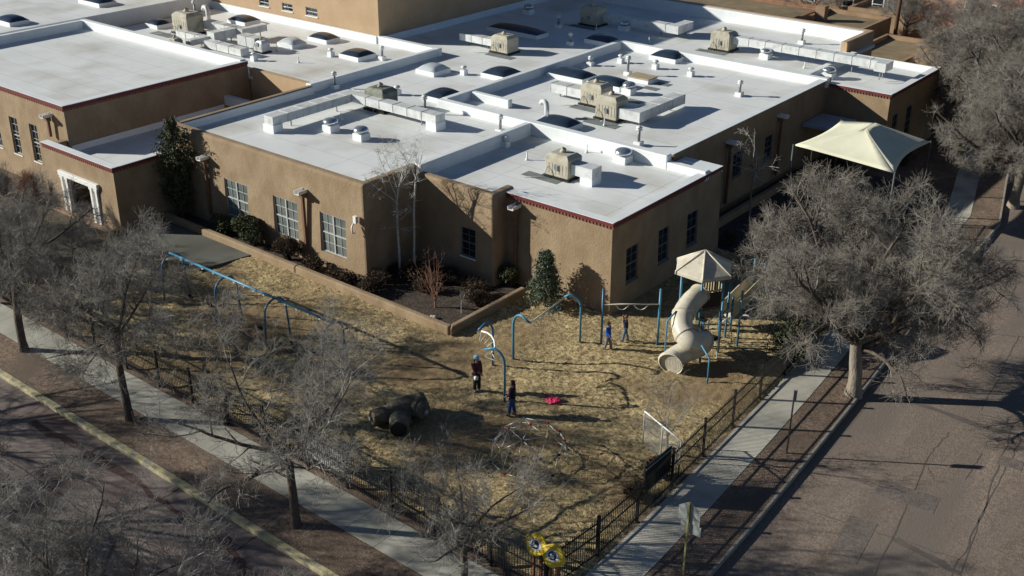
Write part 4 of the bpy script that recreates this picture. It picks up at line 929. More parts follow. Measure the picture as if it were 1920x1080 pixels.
# ------------------------------------------------------------------ neighbouring houses
def house(x0, x1, y0, y1, h, m, label, wins=(), roofm=BGROOF, rot=0, par=.35, z0=-.6):
    cx, cy = (x0+x1)/2, (y0+y1)/2; t = thing('flat_roofed_house', (cx,cy,z0), label, 'house', 'houses behind the school')
    b = MB(); q = .3
    b.box(x0,x1,y0,y0+q,z0,h).box(x0,x1,y1-q,y1,z0,h).box(x0,x0+q,y0+q,y1-q,z0,h-.003).box(x1-q,x1,y0+q,y1-q,z0,h-.003); b.build('wall', m, t)
    MB().box(x0+q,x1-q,y0+q,y1-q,h-par-.2,h-par).build('roof', roofm, t)
    for (ax, u, z, w_, hh) in wins:
        fr = MB(); gl = MB()
        if ax == 'Y': gl.box(u,u+w_,y0-.03,y0-.01,z,z+hh); fr.box(u-.1,u,y0-.06,y0-.005,z-.1,z+hh+.1).box(u+w_,u+w_+.1,y0-.06,y0-.005,z-.1,z+hh+.1).box(u,u+w_,y0-.06,y0-.005,z-.1,z).box(u,u+w_,y0-.06,y0-.005,z+hh,z+hh+.1).box(u,u+w_,y0-.05,y0-.008,z+hh/2-.03,z+hh/2+.03)
        else: gl.box(x1+.01,x1+.03,u,u+w_,z,z+hh); fr.box(x1+.005,x1+.06,u-.1,u,z-.1,z+hh+.1).box(x1+.005,x1+.06,u+w_,u+w_+.1,z-.1,z+hh+.1).box(x1+.005,x1+.06,u,u+w_,z-.1,z).box(x1+.005,x1+.06,u,u+w_,z+hh,z+hh+.1).box(x1+.005,x1+.05,u,u+w_,z+hh/2-.03,z+hh/2+.03)
        wo = gl.build('window', DGLASS, t); fr.build('frame', WPAINT, wo)
    return t
def hp(px, py, z): return G(px, py, z)
house(-64,-43.5,88.6,101,3.0,BRICK,'low red brick house with white windows behind the back parapet',[('Y',u,1.5,1.1,.9) for u in (-60,-56,-52.3,-50.8,-47.4,-46.0)])
t = house(-42.6,-36.6,85.5,99.5,3.3,ADOBE,'flat tan roofed adobe house just behind the back parapet',[('X',88,1,.9,1.2)])
MB().box(-41.9,-41.0,95,95.8,2.9,4.3).build('chimney', ADOBE, t)
house(-35.4,-30.6,86.3,95.5,2.7,ADOBE,'low adobe house behind the brown utility pole',[('Y',-33,1.0,.9,.9)])
t = house(-30.2,-26.2,88.5,99.5,4.0,ADOBE,'taller blocky adobe house right of the utility pole',[('X',91,1.2,.9,1.1)])
MB().box(-29.7,-28.7,99.8,102,-.6,4.9).build('chimney', ADOBE, t)
house(-34.5,-22.5,103.5,118,6.0,PINKH,'two storey pink stucco house with white windows at the top right',[('Y',-31.6,3.4,.8,1.2),('Y',-29.6,3.4,.8,1.2),('Y',-27.2,3.4,.8,1.2)])
house(-62,-44,106,125,3.4,ADOBE,'long adobe house at the top edge behind the low brick house',[('Y',u,2.3,1,1.1) for u in (-56,-52,-48,-44,-41)])
house(-42,-36.5,102.5,112,3.0,ADOBE,'small tan house in the gap behind the tan roofed adobe')
house(-24.8,-19.6,86,101,3.4,ADOBE,'adobe house half hidden behind the bare trees',[('X',90,1,.9,1.1)])
house(-31.0,-27.0,80.5,86.0,2.6,ADOBE,'small adobe outbuilding between the school and the houses')
# pale uprights modelled for what are likely sun flecks in the front yard
for k, (px, py) in enumerate([(40,464),(88,483)]):
    p = G(px, py); t = MB(); rr = random.Random(k); v = []; K = 8
    prof = [(.30,0),(.33,.25),(.30,.6),(.24,.95),(.12,1.15)]
    for (q, z) in prof:
        for i in range(K): a = 2*math.pi*i/K; v.append((p.x+q*math.cos(a)*rr.uniform(.85,1.1), p.y+q*math.sin(a)*.6*rr.uniform(.85,1.1), z))
    t.add(v, [(i*K+j, i*K+(j+1)%K, (i+1)*K+(j+1)%K, (i+1)*K+j) for i in range(4) for j in range(K)]+[tuple(4*K+j for j in range(K))])
    tag(t.build('standing_stone', STONE, bevel=.03), ['pale standing stone further left under the street tree','pale standing stone nearer the entrance, right of its twin'][k], 'stone', 'pale stones in the yard')
for k, (px, py, s_) in enumerate([(812,597,.16),(890,560,.12)]):
    p = G(px, py, .03); b = MB().obox(p, s_*1.4, s_, .0, s_*1.1, .5, 0, .6); tag(b.build('garden_rock', STONE, bevel=.04), ['tan garden rock inside the planter corner','small garden rock near the thin sapling'][k], 'rock')

# ------------------------------------------------------------------ bare trees
def grow(seed, H, trunk_h, r0, limbs, spread, env, kids=(6,7,8), lens=(.55,.42,.34), wig=(.10,.16,.22,.30), up=(.02,.05,.03,.0), lean=(0,0), rt=.010, seg=(.55,.38,.26,.17), ang=(40,62), low=.30):
    """segments of a leafless tree: list per level of (p, q, r1, r2); env = (centre z, radius xy, radius z) keeps the crown's outline"""
    rr = random.Random(seed); S = [[], [], [], [], []]
    def inside(p):
        return ((p.x-lean[0]*p.z)**2+(p.y-lean[1]*p.z)**2)/env[1]**2+(p.z-env[0])**2/env[2]**2 < 1
    def rnd(): return Vector((rr.gauss(0,1), rr.gauss(0,1), rr.gauss(0,1)))
    def branch(p, d, L, r, lev):
        st = seg[min(lev-1,3)]; n = max(2, int(L/st)); st = L/n; ra = r
        for i in range(n):
            d = (d+rnd()*wig[min(lev-1,3)]+Vector((0,0,up[min(lev-1,3)]))).normalized(); q = p+d*st
            if q.z < .7: d.z = abs(d.z)+.2; d.normalize(); q = p+d*st
            rb = max(r*(1-.80*(i+1)/n), rt*.45); S[min(lev,4)].append((p.copy(), q.copy(), ra, rb))
            if lev < 4:
                nk = kids[lev-1]/n; k = int(nk)+(rr.random() < nk-int(nk))
                if i/n < .12: k = 0
                for _ in range(k):
                    ax = d.cross(rnd()).normalized(); a = R(rr.uniform(*ang)); c = (d*math.cos(a)+ax*math.sin(a)).normalized()
                    L2 = L*lens[lev-1]*rr.uniform(.6,1.25)*(1-.35*i/n)
                    e = p.lerp(q, rr.random())
                    for _t in range(3):
                        if not inside(e+c*L2*.8): L2 *= .68
                    r2 = max(rt*(.5 if lev == 3 else .9), min(ra*.62, L2*(.020 if lev < 3 else .010)))
                    if L2 > .12: branch(e, c, L2, r2, lev+1)
            p = q; ra = rb
            if not inside(p) and i > n*.4: break
    p = Vector((0,0,-.1)); d = Vector((lean[0], lean[1], 1)).normalized(); n = max(3, int(trunk_h/.5)); ra = r0*1.35; 
    for i in range(n):
        q = p+d*((trunk_h+.1)/n); rb = r0*(1.0-.22*(i+1)/n); S[0].append((p.copy(), q.copy(), ra, rb)); p = q; ra = rb; d = (d+rnd()*.035).normalized()
    a0 = rr.uniform(0, 6.28)
    for k in range(limbs):
        a = a0+2*math.pi*k/limbs+rr.uniform(-.4,.4); sp_ = R(rr.uniform(*spread)); c = Vector((math.cos(a)*math.sin(sp_), math.sin(a)*math.sin(sp_), math.cos(sp_)))
        L = (H-trunk_h)*rr.uniform(.8,1.05); L = min(L, env[1]*1.15/max(.2, math.sin(sp_)))
        branch(p-Vector((0,0,rr.uniform(0,.35))), c, L, ra*rr.uniform(.5,.68), 1)
    if low:
        for k in range(int(limbs*low)):
            a = rr.uniform(0,6.28); z = trunk_h*rr.uniform(.6,.9); branch(Vector((lean[0]*z, lean[1]*z, z)), Vector((math.cos(a), math.sin(a), .25)).normalized(), (H-trunk_h)*.5, r0*.3, 2)
    return S
def seg_mesh(name, segs, sides, m, smooth=True):
    P_ = np.array([[*s[0]] for s in segs]); Q = np.array([[*s[1]] for s in segs]); ra = np.array([s[2] for s in segs]); rb = np.array([s[3] for s in segs])
    d = Q-P_; L = np.linalg.norm(d, axis=1, keepdims=True); d = d/np.maximum(L, 1e-6); Q = Q+d*np.minimum(L*.04, rb[:,None]*.5)
    ref = np.where(np.abs(d[:,2:3]) > .9, np.array([[1.,0,0]]), np.array([[0,0,1.]])); u = np.cross(d, ref); u /= np.linalg.norm(u, axis=1, keepdims=True); v = np.cross(d, u)
    n = len(segs); V = np.zeros((n, 2*sides, 3))
    for k in range(sides):
        a = 2*math.pi*k/sides; o = u*math.cos(a)+v*math.sin(a); V[:,k] = P_+o*ra[:,None]; V[:,sides+k] = Q+o*rb[:,None]
    base = (np.arange(n)*2*sides)[:,None]; F = []
    for k in range(sides): F.append(np.concatenate([base+k, base+(k+1)%sides, base+sides+(k+1)%sides, base+sides+k], 1))
    F = np.stack(F, 1).reshape(-1, 4); me = bpy.data.meshes.new(name); me.vertices.add(n*2*sides); me.vertices.foreach_set('co', V.reshape(-1))
    me.loops.add(F.size); me.loops.foreach_set('vertex_index', F.reshape(-1)); me.polygons.add(len(F)); me.polygons.foreach_set('loop_start', np.arange(len(F))*4)
    me.polygons.foreach_set('use_smooth', [smooth]*len(F)); me.update(calc_edges=True); me.validate(); me.materials.append(m); return me
def tufts(S, k, L, r, sprd=.75):
    """k fine shoots on every fine branch segment, each of two bent pieces"""
    if not k: return []
    rr = random.Random(len(S[2])); out = []
    for s in S[2]+S[3]+S[4]:
        d = s[1]-s[0]
        if d.length < 1e-5: continue
        d.normalize(); n = int(k)+(rr.random() < k-int(k))
        for _ in range(n):
            c = (d+Vector((rr.gauss(0,sprd),rr.gauss(0,sprd),rr.gauss(.1,sprd)))).normalized(); p = s[0].lerp(s[1], rr.random()); l = L*rr.uniform(.5,1.3)
            q = p+c*l*.55; e = q+(c+Vector((rr.gauss(0,.35),rr.gauss(0,.35),rr.gauss(.1,.35)))).normalized()*l*.5
            out.append((p, q, r, r*.75)); out.append((q, e, r*.75, r*.5))
            if rr.random() < .6:
                e2 = q+(c+Vector((rr.gauss(0,.7),rr.gauss(0,.7),rr.gauss(0,.7)))).normalized()*l*.4; out.append((q, e2, r*.65, r*.45))
    return out
def tree(name, loc, label, cat, S, bark, twig, group=None, rz=0, sc=1, tuft=(0,0,0)):
    t = local(name, label, cat, group, loc, rz); t.scale = (sc, sc, sc)
    al = S[1]+S[2]+S[3]+S[4]
    big = [s for s in al if s[2] > .028]; segs = [s for s in al if s[2] <= .028]+tufts(S, *tuft)
    for nm, sg, sd, m_ in (('trunk', S[0]+big, 8, bark), ('crown', segs, 3, twig)):
        me = seg_mesh(nm, sg, sd, m_); o = bpy.data.objects.new(nm, me); COL.objects.link(o); o.parent = t
        if nm == 'trunk' and bark is BARKL:
            me.materials.append(BARK); k = len(S[0])*sd; me.polygons.foreach_set('material_index', [0]*k+[1]*(len(me.polygons)-k))
    return t
GT = 'bare street trees along the front pavement'
def gp(px, py): p = G(px, py); return (p.x, p.y, 0)
A = tree('street_tree', gp(243,785), 'bare street tree with straight dark trunk by the swings, second along the pavement', 'tree',
         grow(11, 8.6, 4.0, .17, 7, (25,75), (5.5,4.5,3.1), (10,10,7), (.50,.48,.42), rt=.009), BARK, TWIG, GT, tuft=(2.7,.5,.006))
B = tree('street_tree', gp(555,985), 'bare street tree whose trunk stands on the verge nearest the banner', 'tree',
         grow(23, 8.8, 3.2, .17, 7, (22,82), (5.6,4.9,3.2), (10,10,7), (.50,.48,.42), rt=.009), BARK, TWIG, GT, tuft=(1.8,.48,.006))
C = tree('street_tree', gp(45,656), 'bare street tree with thick dark trunk nearest the left edge', 'tree',
         grow(31, 9.0, 4.2, .20, 7, (22,75), (5.9,4.5,3.4), (10,10,7), (.50,.48,.42), rt=.009), BARK, TWIG, GT, tuft=(2.7,.5,.006))
D = tree('street_tree', (-19.1,21.4,0), 'bare tree forking low at the bottom, left of the yellow panels', 'tree',
         grow(47, 6.4, 2.2, .13, 6, (25,70), (3.9,2.7,2.4), (9,8,7), (.50,.48,.42), rt=.008), BARK, TWIG, GT, tuft=(2.8,.42,.0055))
dup(A, gp(110,640)[:2]+(0,), 2.1, 'bare tree crown between the front door and the pavement, behind the fence', .80) if False else None
dup(B, (-53.5,20.9,0), 4.0, 'bare street tree cut by the left edge of the picture', 1.0)
dup(D, (-51.2,27.2,0), 1.4, 'low bare yard tree in front of the entrance path', .62)
dup(D, (-55.2,26.0,0), .8, 'low bare yard tree beside the pale standing stones', .66)
dup(D, (-51.8,24.9,0), 4.4, 'low bare tree just inside the fence behind the second street tree', .7)
dup(D, (-59.5,26.5,0), 5.2, 'low bare yard tree left of the pale standing stones', .8)
dup(D, (-47.6,27.2,0), 2.8, 'low bare tree beside the far end of the swing set', .55)
# trees across the front road, tops only
dup(A, (-24.3,11.4,-.16), 3.3, 'bare tree crown reaching up from the bottom left corner over the front road', .92, 'bare trees across the front road')
dup(B, (-17.6,12.2,-.16), 1.9, 'bare tree crown at the bottom edge between the road and the third street tree', .72, 'bare trees across the front road')
for s_, x, y, rz_, sc_, l_ in ((C,-31.5,9.6,5.1,.95,'bare tree crown at the very left of the bottom corner'),(A,-40,10.4,1.0,1.05,'bare tree across the front road shading the yellow kerb'),
        (B,-49,10.2,2.6,1.1,'bare tree across the front road throwing the upper branch shadows')):
    dup(s_, (x,y,-.16), rz_, l_, sc_, 'bare trees across the front road')

# big trees on the side street
BIG = tree('large_tree', gp(1600,738), 'huge dense bare tree with pale trunk covering the pavement on the right', 'tree',
           grow(5, 10.0, 2.7, .32, 13, (8,88), (5.5,5.4,4.7), (9,10,11), (.52,.48,.42), wig=(.13,.2,.26,.32), up=(.03,.03,.0,-.02), rt=.011, low=.3, lean=(-.01,.0)), BARKL, TWIGB, 'large bare trees along the side street', tuft=(2.6,.5,.0068))
dup(BIG, (-16.0,68.5,-.05), 2.2, 'large bare tree hiding the corner of the far east block', 1.0)
dup(BIG, (-18.3,75.5,-.05), 4.4, 'large bare tree further up the side street at the right edge', 1.08)
dup(BIG, (-22.4,84.0,-.5), 1.1, 'large bare tree in front of the pink house', .8)
dup(BIG, (-21.2,80.0,-.3), 3.1, 'large bare tree filling the top right corner', 1.05)
dup(A, (-35.6,101.0,-.6), 2.4, 'bare tree between the low houses near the thin metal poles', .8)
dup(B, (-46.5,104.0,-.6), .4, 'bare tree behind the low brick house at the top edge', .8)
dup(C, (-29.0,102.0,-.6), 3.0, 'bare tree in front of the pink stucco house', .85)
dup(A, (-25.6,83.5,-.5), 1.1, 'slender bare tree behind the far east block', .7)
# saplings
tree('sapling', gp(1250,856), 'bare sapling with dark stem beside the chain link panel', 'tree', grow(61, 3.9, 1.1, .055, 5, (15,50), (2.4,1.6,1.6), (7,7,6), (.5,.45,.4), seg=(.3,.22,.16,.12), rt=.006), BARK, TWIG, tuft=(.8,.25,.004))
tree('red_twig_tree', gp(816,577), 'small bare tree with reddish upright twigs inside the planter', 'tree', grow(67, 3.1, .5, .05, 9, (8,45), (1.9,1.3,1.5), (5,4,2), (.5,.45,.4), seg=(.3,.22,.16,.12), up=(.06,.06,.02,0), rt=.007, low=0), TWIGR, TWIGR, tuft=(.5,.2,.004))
tree('white_sapling', gp(865,588), 'thin white stemmed sapling near the planter corner', 'sapling', grow(71, 1.4, .7, .018, 3, (10,40), (1.0,.5,.6), (3,2,1), (.5,.45,.4), seg=(.2,.15,.1,.1), rt=.006, low=0), ASPEN, ASPEN)
tree('aspen', gp(750,516), 'white barked aspen forking low over the classroom corner', 'tree', grow(73, 7.9, 4.3, .075, 5, (8,42), (5.9,1.5,2.4), (8,5,4), (.5,.45,.4), seg=(.35,.25,.18,.14), rt=.010, low=1.6), ASPEN, ASPEN, 'aspens by the recess', tuft=(1.2,.3,.006))
tree('aspen', gp(777,517), 'straight slim aspen right of the forked one', 'tree', grow(79, 8.0, 5.6, .06, 4, (5,30), (6.6,.9,2.1), (6,4,2), (.4,.4,.4), seg=(.35,.25,.18,.14), rt=.009, low=.8), ASPEN, ASPEN, 'aspens by the recess')
tree('yard_tree', (-26.9,55.4,0), 'slim bare tree rising from the shaded yard against the middle roof', 'tree', grow(88, 6.6, 3.6, .06, 7, (15,85), (4.9,1.6,2.1), (5,5,3), (.5,.45,.4), seg=(.35,.25,.18,.14), rt=.008, low=.6), BARKL, ASPEN, tuft=(.7,.25,.004))

# ------------------------------------------------------------------ evergreens and shrubs
def leaves(name, n, fn, size, m, seed):
    rng = np.random.default_rng(seed); C_ = np.array([fn(rng) for _ in range(n)]); a = rng.normal(size=(n,3)); a /= np.linalg.norm(a,axis=1,keepdims=True)
    b_ = np.cross(a, rng.normal(size=(n,3))); b_ /= np.linalg.norm(b_,axis=1,keepdims=True); s = size*rng.uniform(.6,1.4,(n,1))
    V = np.stack([C_-a*s-b_*s*.4, C_+a*s*.2-b_*s*.5, C_+a*s*1.2, C_-a*s*.3+b_*s*.5], 1).reshape(-1,3); F = np.arange(n*4).reshape(-1,4)
    me = bpy.data.meshes.new(name); me.from_pydata(V.tolist(), [], F.tolist()); me.materials.append(m); return me
def shrub(loc, rx, ry, h, label, m=LEAFD, tw=TWIGD, n=2600, size=.05, seed=0, name='shrub', bare=False, cat='shrub'):
    t = local(name, label, cat, 'shrubs round the school', loc)
    rr = random.Random(seed); S = []
    lob = [(rr.uniform(-.45,.45)*rx, rr.uniform(-.45,.45)*ry, rr.uniform(.35,.72)*h, rr.uniform(.42,.68)) for _ in range(7)]
    for k in range(70 if not bare else 420):
        a = rr.uniform(0,6.28); e = rr.uniform(.15,1); p = Vector((rr.uniform(-.2,.2)*rx, rr.uniform(-.2,.2)*ry, 0)); q = Vector((math.cos(a)*rx*e, math.sin(a)*ry*e, h*rr.uniform(.6,1.0)*math.sqrt(max(.1,1-e*e*.8))))
        m1 = p.lerp(q,.5)+Vector((rr.uniform(-.1,.1),rr.uniform(-.1,.1),.1*h)); S += [(p,m1,.012,.009),(m1,q,.009,.004)]
        for _ in range(4):
            s_ = m1.lerp(q, rr.random()); S.append((s_, s_+Vector((rr.uniform(-.25,.25),rr.uniform(-.25,.25),rr.uniform(.0,.3))), .006, .004))
    o = bpy.data.objects.new('stem', seg_mesh('stem', S, 3, tw)); COL.objects.link(o); o.parent = t
    if not bare:
        def fn(rng):
            l = lob[rng.integers(len(lob))]; d = rng.normal(size=3); d /= np.linalg.norm(d); q = l[3]*rng.uniform(.55,1.0)**.5
            return (l[0]+d[0]*q*rx, l[1]+d[1]*q*ry, max(.03, l[2]+d[2]*q*h*.55))
        o = bpy.data.objects.new('foliage', leaves('foliage', n, fn, size, m, seed)); COL.objects.link(o); o.parent = t
    return t
shrub((-46.7,35.25,0), 1.35,.72,1.75,'big rounded dark green shrub under the first two classroom windows', n=9000, seed=1)
shrub((-43.7,35.2,0), .85,.66,1.5,'rounded brown hedge ball beside the middle downspout', LEAFB, n=5200, size=.035, seed=2)
shrub((-49.2,35.3,0), 1.1,.6,1.2,'dark shrub left of the big rounded one under the first window', n=2600, seed=3)
shrub((-41.6,35.15,0), .8,.5,.8,'low straggly dark shrub under the third classroom window', LEAFB, n=1500, seed=4)
shrub((-39.3,35.1,0), 1.1,.55,.75,'dark shrub at the corner of the classroom wing', LEAFB, n=1900, seed=5)
shrub((-37.6,35.9,0), .9,.8,.9,'twiggy dark shrub just right of the classroom corner', LEAFB, n=700, seed=6)
shrub((-36.6,37.6,0), 1.1,.9,1.2,'tall twiggy dark shrub in the shade before the aspens', LEAFB, n=900, seed=7)
shrub((-35.1,38.6,0), .8,.6,.9,'dark twiggy shrub left of the recess window', LEAFB, n=600, seed=8, bare=True)
for k_, (x_, y_) in enumerate([(-38.2,37.6),(-35.4,36.9),(-33.0,38.3),(-34.0,38.9),(-37.4,34.95),(-32.2,37.5)]):
    shrub((x_,y_,0), .75,.6,.6+.12*(k_%3), ['dark leggy shrub against the shaded classroom side wall','low dark shrub left of the red twig tree','dark leggy shrub right of the red twig tree','dark shrub under the recess window','low dark shrub along the long planter wall','small dark shrub by the short planter wall'][k_], LEAFB, n=500+150*k_, seed=50+k_)
shrub((-32.4,40.2,0), .7,.5,1.3,'tall dark shrub in the shade beside the recess corner', LEAFD, n=1500, seed=9)
shrub((-52.7,31.0,0), .8,.55,.8,'round red brown shrub at the foot of the entrance corner', LEAFB, n=2600, size=.04, seed=10)
shrub((-58.4,28.6,0), 1.6,1.1,1.6,'wide bare shrub in front of the entrance porch', tw=TWIG, seed=11, bare=True)
shrub((-56.3,25.4,0), 1.6,1.1,1.5,'wide bare shrub behind the fence nearest the left edge', tw=TWIG, seed=12, bare=True)
shrub((-53.2,25.0,0), 1.5,1.1,1.5,'bare shrub between the fence and the yard tree', tw=TWIG, seed=13, bare=True)
shrub((-50.6,25.6,0), 1.4,1.1,1.4,'bare grey shrub at the left end of the mulch', tw=TWIG, seed=14, bare=True)
shrub((-48.9,29.8,0), 1.1,.9,1.2,'bare grey shrub beside the entrance path', tw=TWIG, seed=15, bare=True)
shrub((-62.0,31.0,0), 1.2,.8,2.2,'rusty bare shrub against the west block wall', tw=TWIGR, seed=16, bare=True)
shrub((-64.5,30.5,0), 1.3,.9,1.6,'bare shrub under the tall west block windows', tw=TWIG, seed=17, bare=True)
shrub((-26.9,67.3,0), 1.1,.8,1.5,'dark clipped shrub by the far east block corner', LEAFD, n=2200, seed=18)
shrub((-26.3,52.0,0), .6,.5,.9,'dark shrub in the shaded yard corner', LEAFD, n=900, seed=19)
shrub((-23.9,71.2,0), .9,.9,1.5,'dark shrub under the far east block windows', LEAFD, n=1500, seed=20)
for k, (x, y, s_) in enumerate([(-17.55,29.2,.5),(-17.6,30.9,.6),(-18.0,42.4,1.1),(-18.2,44.2,1.3)]):
    shrub((x,y,0), s_, s_*.8, s_*1.6, ['small dark weed clump under the dark board on the side fence','dark weed clump beside the chain link panel post','dark bushy shrub behind the fence left of the huge tree','taller dark shrub behind the huge tree trunk'][k], LEAFD if k > 1 else LEAFB, n=700 if k < 2 else 2200, seed=30+k)
def conifer(loc, h, rad, label, m, seed, n, irregular=0.0, size=.07):
    t = local('conifer', label, 'tree', None, loc); rr = random.Random(seed); S = [(Vector((0,0,-.1)), Vector((0,0,h*.97)), .07*h/3, .012)]; tips = []
    K = int(h*26)
    for k in range(K):
        z = h*(.06+.92*(k/K)); L = rad*(1-(z/h))**.8*rr.uniform(.75,1.1)+.08
        if irregular: L = rad*(.35+.65*math.sin(math.pi*min(1, .12+.9*z/h)))*rr.uniform(.5,1.1)*(1 if z < h*.8 else .45)
        a = k*2.4+rr.uniform(-.3,.3); p = Vector((0,0,z)); q = Vector((math.cos(a)*L, math.sin(a)*L, z+L*(.25 if not irregular else .9))); S.append((p, q, .014, .005)); tips.append((p, q))
    o = bpy.data.objects.new('trunk', seg_mesh('trunk', S, 5, BARK)); COL.objects.link(o); o.parent = t
    def fn(rng):
        p, q = tips[rng.integers(len(tips))]; u = rng.uniform(.25,1.05)**.7; c = p.lerp(q, u); s_ = .10+.08*(1-u); return (c.x+rng.normal()*s_, c.y+rng.normal()*s_, c.z+rng.normal()*s_*.6)
    o = bpy.data.objects.new('foliage', leaves('foliage', n, fn, size, m, seed)); COL.objects.link(o); o.parent = t
conifer(gp(1022,576), 3.0, .95, 'small grey green spruce against the east wing wall', SPRUCE, 3, 9000, size=.05)
conifer((-53.0,35.25,0), 6.0, 1.15, 'tall ragged dark juniper at the corner of the classroom wing', mat('juniper_leaf', (.05, .058, .028), (.11, .12, .06), 4, .8), 4, 7000, irregular=1, size=.065)
for k, (x, y, rz_, sc_) in enumerate([(-27.8,72.5,.4,1)]): pass

# ------------------------------------------------------------------ people
def skin_mesh(name, pts, edges, rad, m, parent, sub=2, root=0):
    me = bpy.data.meshes.new(name); me.from_pydata([tuple(p) for p in pts], edges, []); o = bpy.data.objects.new(name, me); COL.objects.link(o)
    sm = o.modifiers.new('skin', 'SKIN'); sm.use_smooth_shade = True
    for i, r_ in enumerate(rad):
        rr_ = r_ if hasattr(r_, '__len__') else (r_, r_)
        me.skin_vertices[0].data[i].radius = rr_
    me.skin_vertices[0].data[root].use_root = True
    ss = o.modifiers.new('sub', 'SUBSURF'); ss.levels = sub; ss.render_levels = sub
    bpy.context.view_layer.update(); dg = bpy.context.evaluated_depsgraph_get(); me2 = bpy.data.meshes.new_from_object(o.evaluated_get(dg))
    o.modifiers.clear(); o.data = me2; bpy.data.meshes.remove(me); me2.materials.clear(); me2.materials.append(m); me2.name = name; o.parent = parent
    for p in me2.polygons: p.use_smooth = True
    return o
def person(px, py, h, face, label, top, legs, shoes, hair, arms, leg=(.12,-.10), topn='jacket', lean=0.0, hat=None, longhair=False, look=0.0):
    """standing figure; face = yaw it looks to, arms = ((elbow, wrist) x2) offsets in units of height; leg = fore-aft foot offsets"""
    c = G(px, py); t = local('person', label, 'person', 'people in the playground', (c.x,c.y,.06), face); s = h
    V3 = lambda x, y, z: Vector((x*s+lean*z*s*.3, y*s, z*s))      # x forward, y left
    pts = []; rad = []; ed = []; idx = {}
    def add(k, p, r_, par=None):
        idx[k] = len(pts); pts.append(p); rad.append((r_[0]*s, r_[1]*s) if hasattr(r_, '__len__') else (r_*s, r_*s))
        if par: ed.append((idx[par], idx[k]))
    add('pel', V3(0,0,.52), (.052,.046)); add('waist', V3(0,0,.60), (.050,.044), 'pel'); add('chest', V3(0,0,.72), (.082,.065), 'waist'); add('neckb', V3(0,0,.81), (.05,.045), 'chest')
    add('neck', V3(.005,0,.845), .034, 'neckb'); add('chin', V3(.020,0,.880), (.048,.043), 'neck'); add('head', V3(.012,0,.930), (.062,.054), 'chin'); add('crown', V3(.005,0,.972), (.052,.048), 'head')
    add('nose', V3(.070,0,.916), .011, 'head')
    for sd, sg in (('L',1),('R',-1)):
        (ex,ey,ez),(wx,wy,wz) = arms[0 if sg > 0 else 1]
        add('sh'+sd, V3(0,.105*sg,.795), .034, 'chest'); add('el'+sd, V3(ex,ey*sg,ez), .025, 'sh'+sd); add('wr'+sd, V3(wx,wy*sg,wz), .017, 'el'+sd)
        e = pts[idx['el'+sd]]; wv = pts[idx['wr'+sd]]; d = (wv-e).normalized(); side = d.cross(Vector((0,0,1))) ; side = side.normalized() if side.length > .1 else Vector((0,1,0)); nrm = d.cross(side)
        pts_palm = wv+d*.045*s; add('pa'+sd, pts_palm, (.022,.013), 'wr'+sd)
        for k, (o_, l_) in enumerate(((-.016,.040),(-.005,.047),(.006,.044),(.017,.034))):
            b0 = pts_palm+side*o_*s+d*.018*s; add('f%d'%k+sd, b0, .0058, 'pa'+sd); add('g%d'%k+sd, b0+d*l_*s*.55-nrm*.006*s, .0052, 'f%d'%k+sd); add('h%d'%k+sd, b0+d*l_*s-nrm*.018*s, .0045, 'g%d'%k+sd)
        add('th'+sd, wv+d*.025*s-side*.026*s, .0065, 'wr'+sd); add('ti'+sd, wv+d*.052*s-side*.034*s-nrm*.008*s, .0055, 'th'+sd)
        fx_ = leg[0 if sg > 0 else 1]
        add('hp'+sd, V3(0,.048*sg,.50), .044, 'pel'); add('kn'+sd, V3(fx_*.45+.015,.052*sg,.275), .037, 'hp'+sd); add('an'+sd, V3(fx_,.055*sg,.045), .024, 'kn'+sd); add('to'+sd, V3(fx_+.075,.060*sg,.018), (.022,.016), 'an'+sd)
    body = skin_mesh('body', pts, ed, rad, SKIN, t)
    g_ = lambda k: pts[idx[k]]
    def garment(nm, keys, edges_, radii, m_): skin_mesh(nm, [g_(k) if isinstance(k, str) else k for k in keys], edges_, [tuple(q*s for q in r_) if hasattr(r_,'__len__') else r_*s for r_ in radii], m_, t)
    garment(topn, ['chest','neckb','waist',V3(0,0,.445),'shL','elL',g_('elL').lerp(g_('wrL'),.9),'shR','elR',g_('elR').lerp(g_('wrR'),.9)], [(0,1),(0,2),(2,3),(0,4),(4,5),(5,6),(0,7),(7,8),(8,9)], [(.104,.086),.058,(.094,.080),(.100,.086),.052,.042,.034,.052,.042,.034], top)
    garment('trousers', [V3(0,0,.548),'hpL','knL',g_('knL').lerp(g_('anL'),.96),'hpR','knR',g_('knR').lerp(g_('anR'),.96)], [(0,1),(1,2),(2,3),(0,4),(4,5),(5,6)], [(.074,.070),.070,.052,.044,.070,.052,.044], legs)
    for sd in 'LR': skin_mesh('shoe', [g_('an'+sd)+Vector((0,0,-.012*s)), g_('to'+sd), g_('an'+sd)+V3(-.02,0,-.02)], [(0,1),(0,2)], [(.034*s,.036*s),(.034*s,.026*s),(.032*s,.030*s)], shoes, t)
    def ell(nm, c_, rx, ry, rz, m__, face_cut=True):
        v = []; N, K = 10, 16
        for a in range(N+1):
            th = math.pi*a/N
            for b_ in range(K):
                ph = 2*math.pi*b_/K; x, y, z = math.sin(th)*math.cos(ph), math.sin(th)*math.sin(ph), math.cos(th)
                q = .72 if face_cut and x > .25 and z < .38 else 1.0; v.append(c_+Vector((x*rx*q, y*ry*q, z*rz*q))*s)
        MB().add(v, [(a*K+b_, (a+1)*K+b_, (a+1)*K+(b_+1)%K, a*K+(b_+1)%K) for a in range(N) for b_ in range(K)], 0, True).build(nm, m__, t)
    ORG[t.name] = Vector((0,0,0)); ell('hair', V3(-.010,0,.938), .068, .062, .066, hair)
    if longhair: ell('hair', V3(-.045,0,.865), .030, .050, .070, hair, False)
    e = MB()
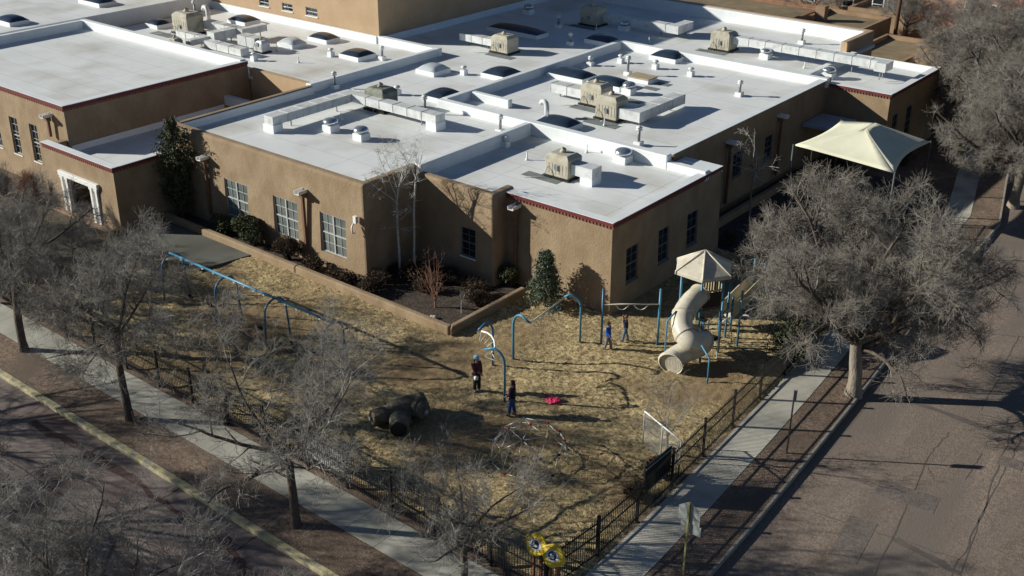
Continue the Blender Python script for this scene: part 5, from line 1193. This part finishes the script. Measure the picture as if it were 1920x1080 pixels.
    for q in (-1,1): e.lathe(V3(.066,.021*q,.928), [(.001,-.005*s),(.006*s,-.003*s),(.006*s,.003*s),(.001,.005*s)], 6)
    ORG[t.name] = Vector((0,0,0)); e.build('eye', DARK, t); MB().lathe(V3(.062,0,.893), [(.002,-.003*s),(.013*s,0),(.002,.003*s)], 6).build('mouth', mat('lips', (.3,.1,.08)), t)
    if hat:
        MB().lathe(V3(.002,0,.948), [(.074*s,-.012*s),(.078*s,.01*s),(.070*s,.038*s),(.046*s,.058*s),(.008*s,.066*s)], 14).build('hat', hat, t)
    return t
DN = ((.01,.125,.635),(.03,.13,.50))
FR = ((.01,.13,.65),(.11,.11,.58))
UPF = ((.07,.12,.70),(.10,.05,.88))
p1 = person(894,736,1.74,R(-10),'adult in a light blue hat and maroon jacket standing left of the curved ladder',cloth('maroon_cloth',(.10,.025,.035)),cloth('black_cloth',(.02,.02,.024)),cloth('grey_shoe',(.3,.3,.3)),HAIRD,(DN,((.06,.12,.66),(.13,.06,.62))),(.02,-.03),hat=cloth('hat_blue',(.25,.55,.68)),longhair=True)
c = G(894,736); MB().lathe((.02*0+.13,-.14,.78), [(.01,-.10),(.09,-.08),(.10,.04),(.04,.1)], 12).build('pouch', WPAINT, p1)
p2 = person(960,781,1.68,R(200),'adult in a pink vest, dark sleeves and blue jeans beside the blue post',cloth('navy_cloth',(.018,.022,.04)),cloth('jeans',(.035,.07,.20)),cloth('dark_shoe',(.04,.035,.03)),HAIRD,(FR,FR),(.06,-.05),longhair=False)
skin_mesh('vest', [Vector((.06,.02,1.22)),Vector((.075,.02,1.02)),Vector((.07,.02,.92))], [(0,1),(1,2)], [(.165,.125),(.16,.125),(.15,.11)], cloth('pink_cloth',(.42,.10,.13)), p2)
p3 = person(1139,658,1.46,R(15),'child in a bright blue jacket and grey trousers walking past the post',cloth('bright_blue',(.02,.09,.42)),cloth('grey_cloth',(.20,.19,.19)),cloth('shoe_grey',(.12,.12,.12)),HAIRB,(DN,((.06,.15,.66),(.17,.20,.54))),(.10,-.09))
p4 = person(1172,641,1.36,R(215),'child in a dark jacket and pale jeans holding both hands to the face',cloth('dark_blue',(.03,.04,.075)),cloth('pale_jeans',(.13,.19,.26)),cloth('shoe_dark',(.06,.06,.06)),HAIRB,(UPF,UPF),(.09,-.10),longhair=False)
skin_mesh('shirt_front', [Vector((.03,0,1.0)),Vector((.035,0,.8))], [(0,1)], [(.09,.085),(.09,.085)], cloth('pale_shirt',(.4,.42,.45)), p4)
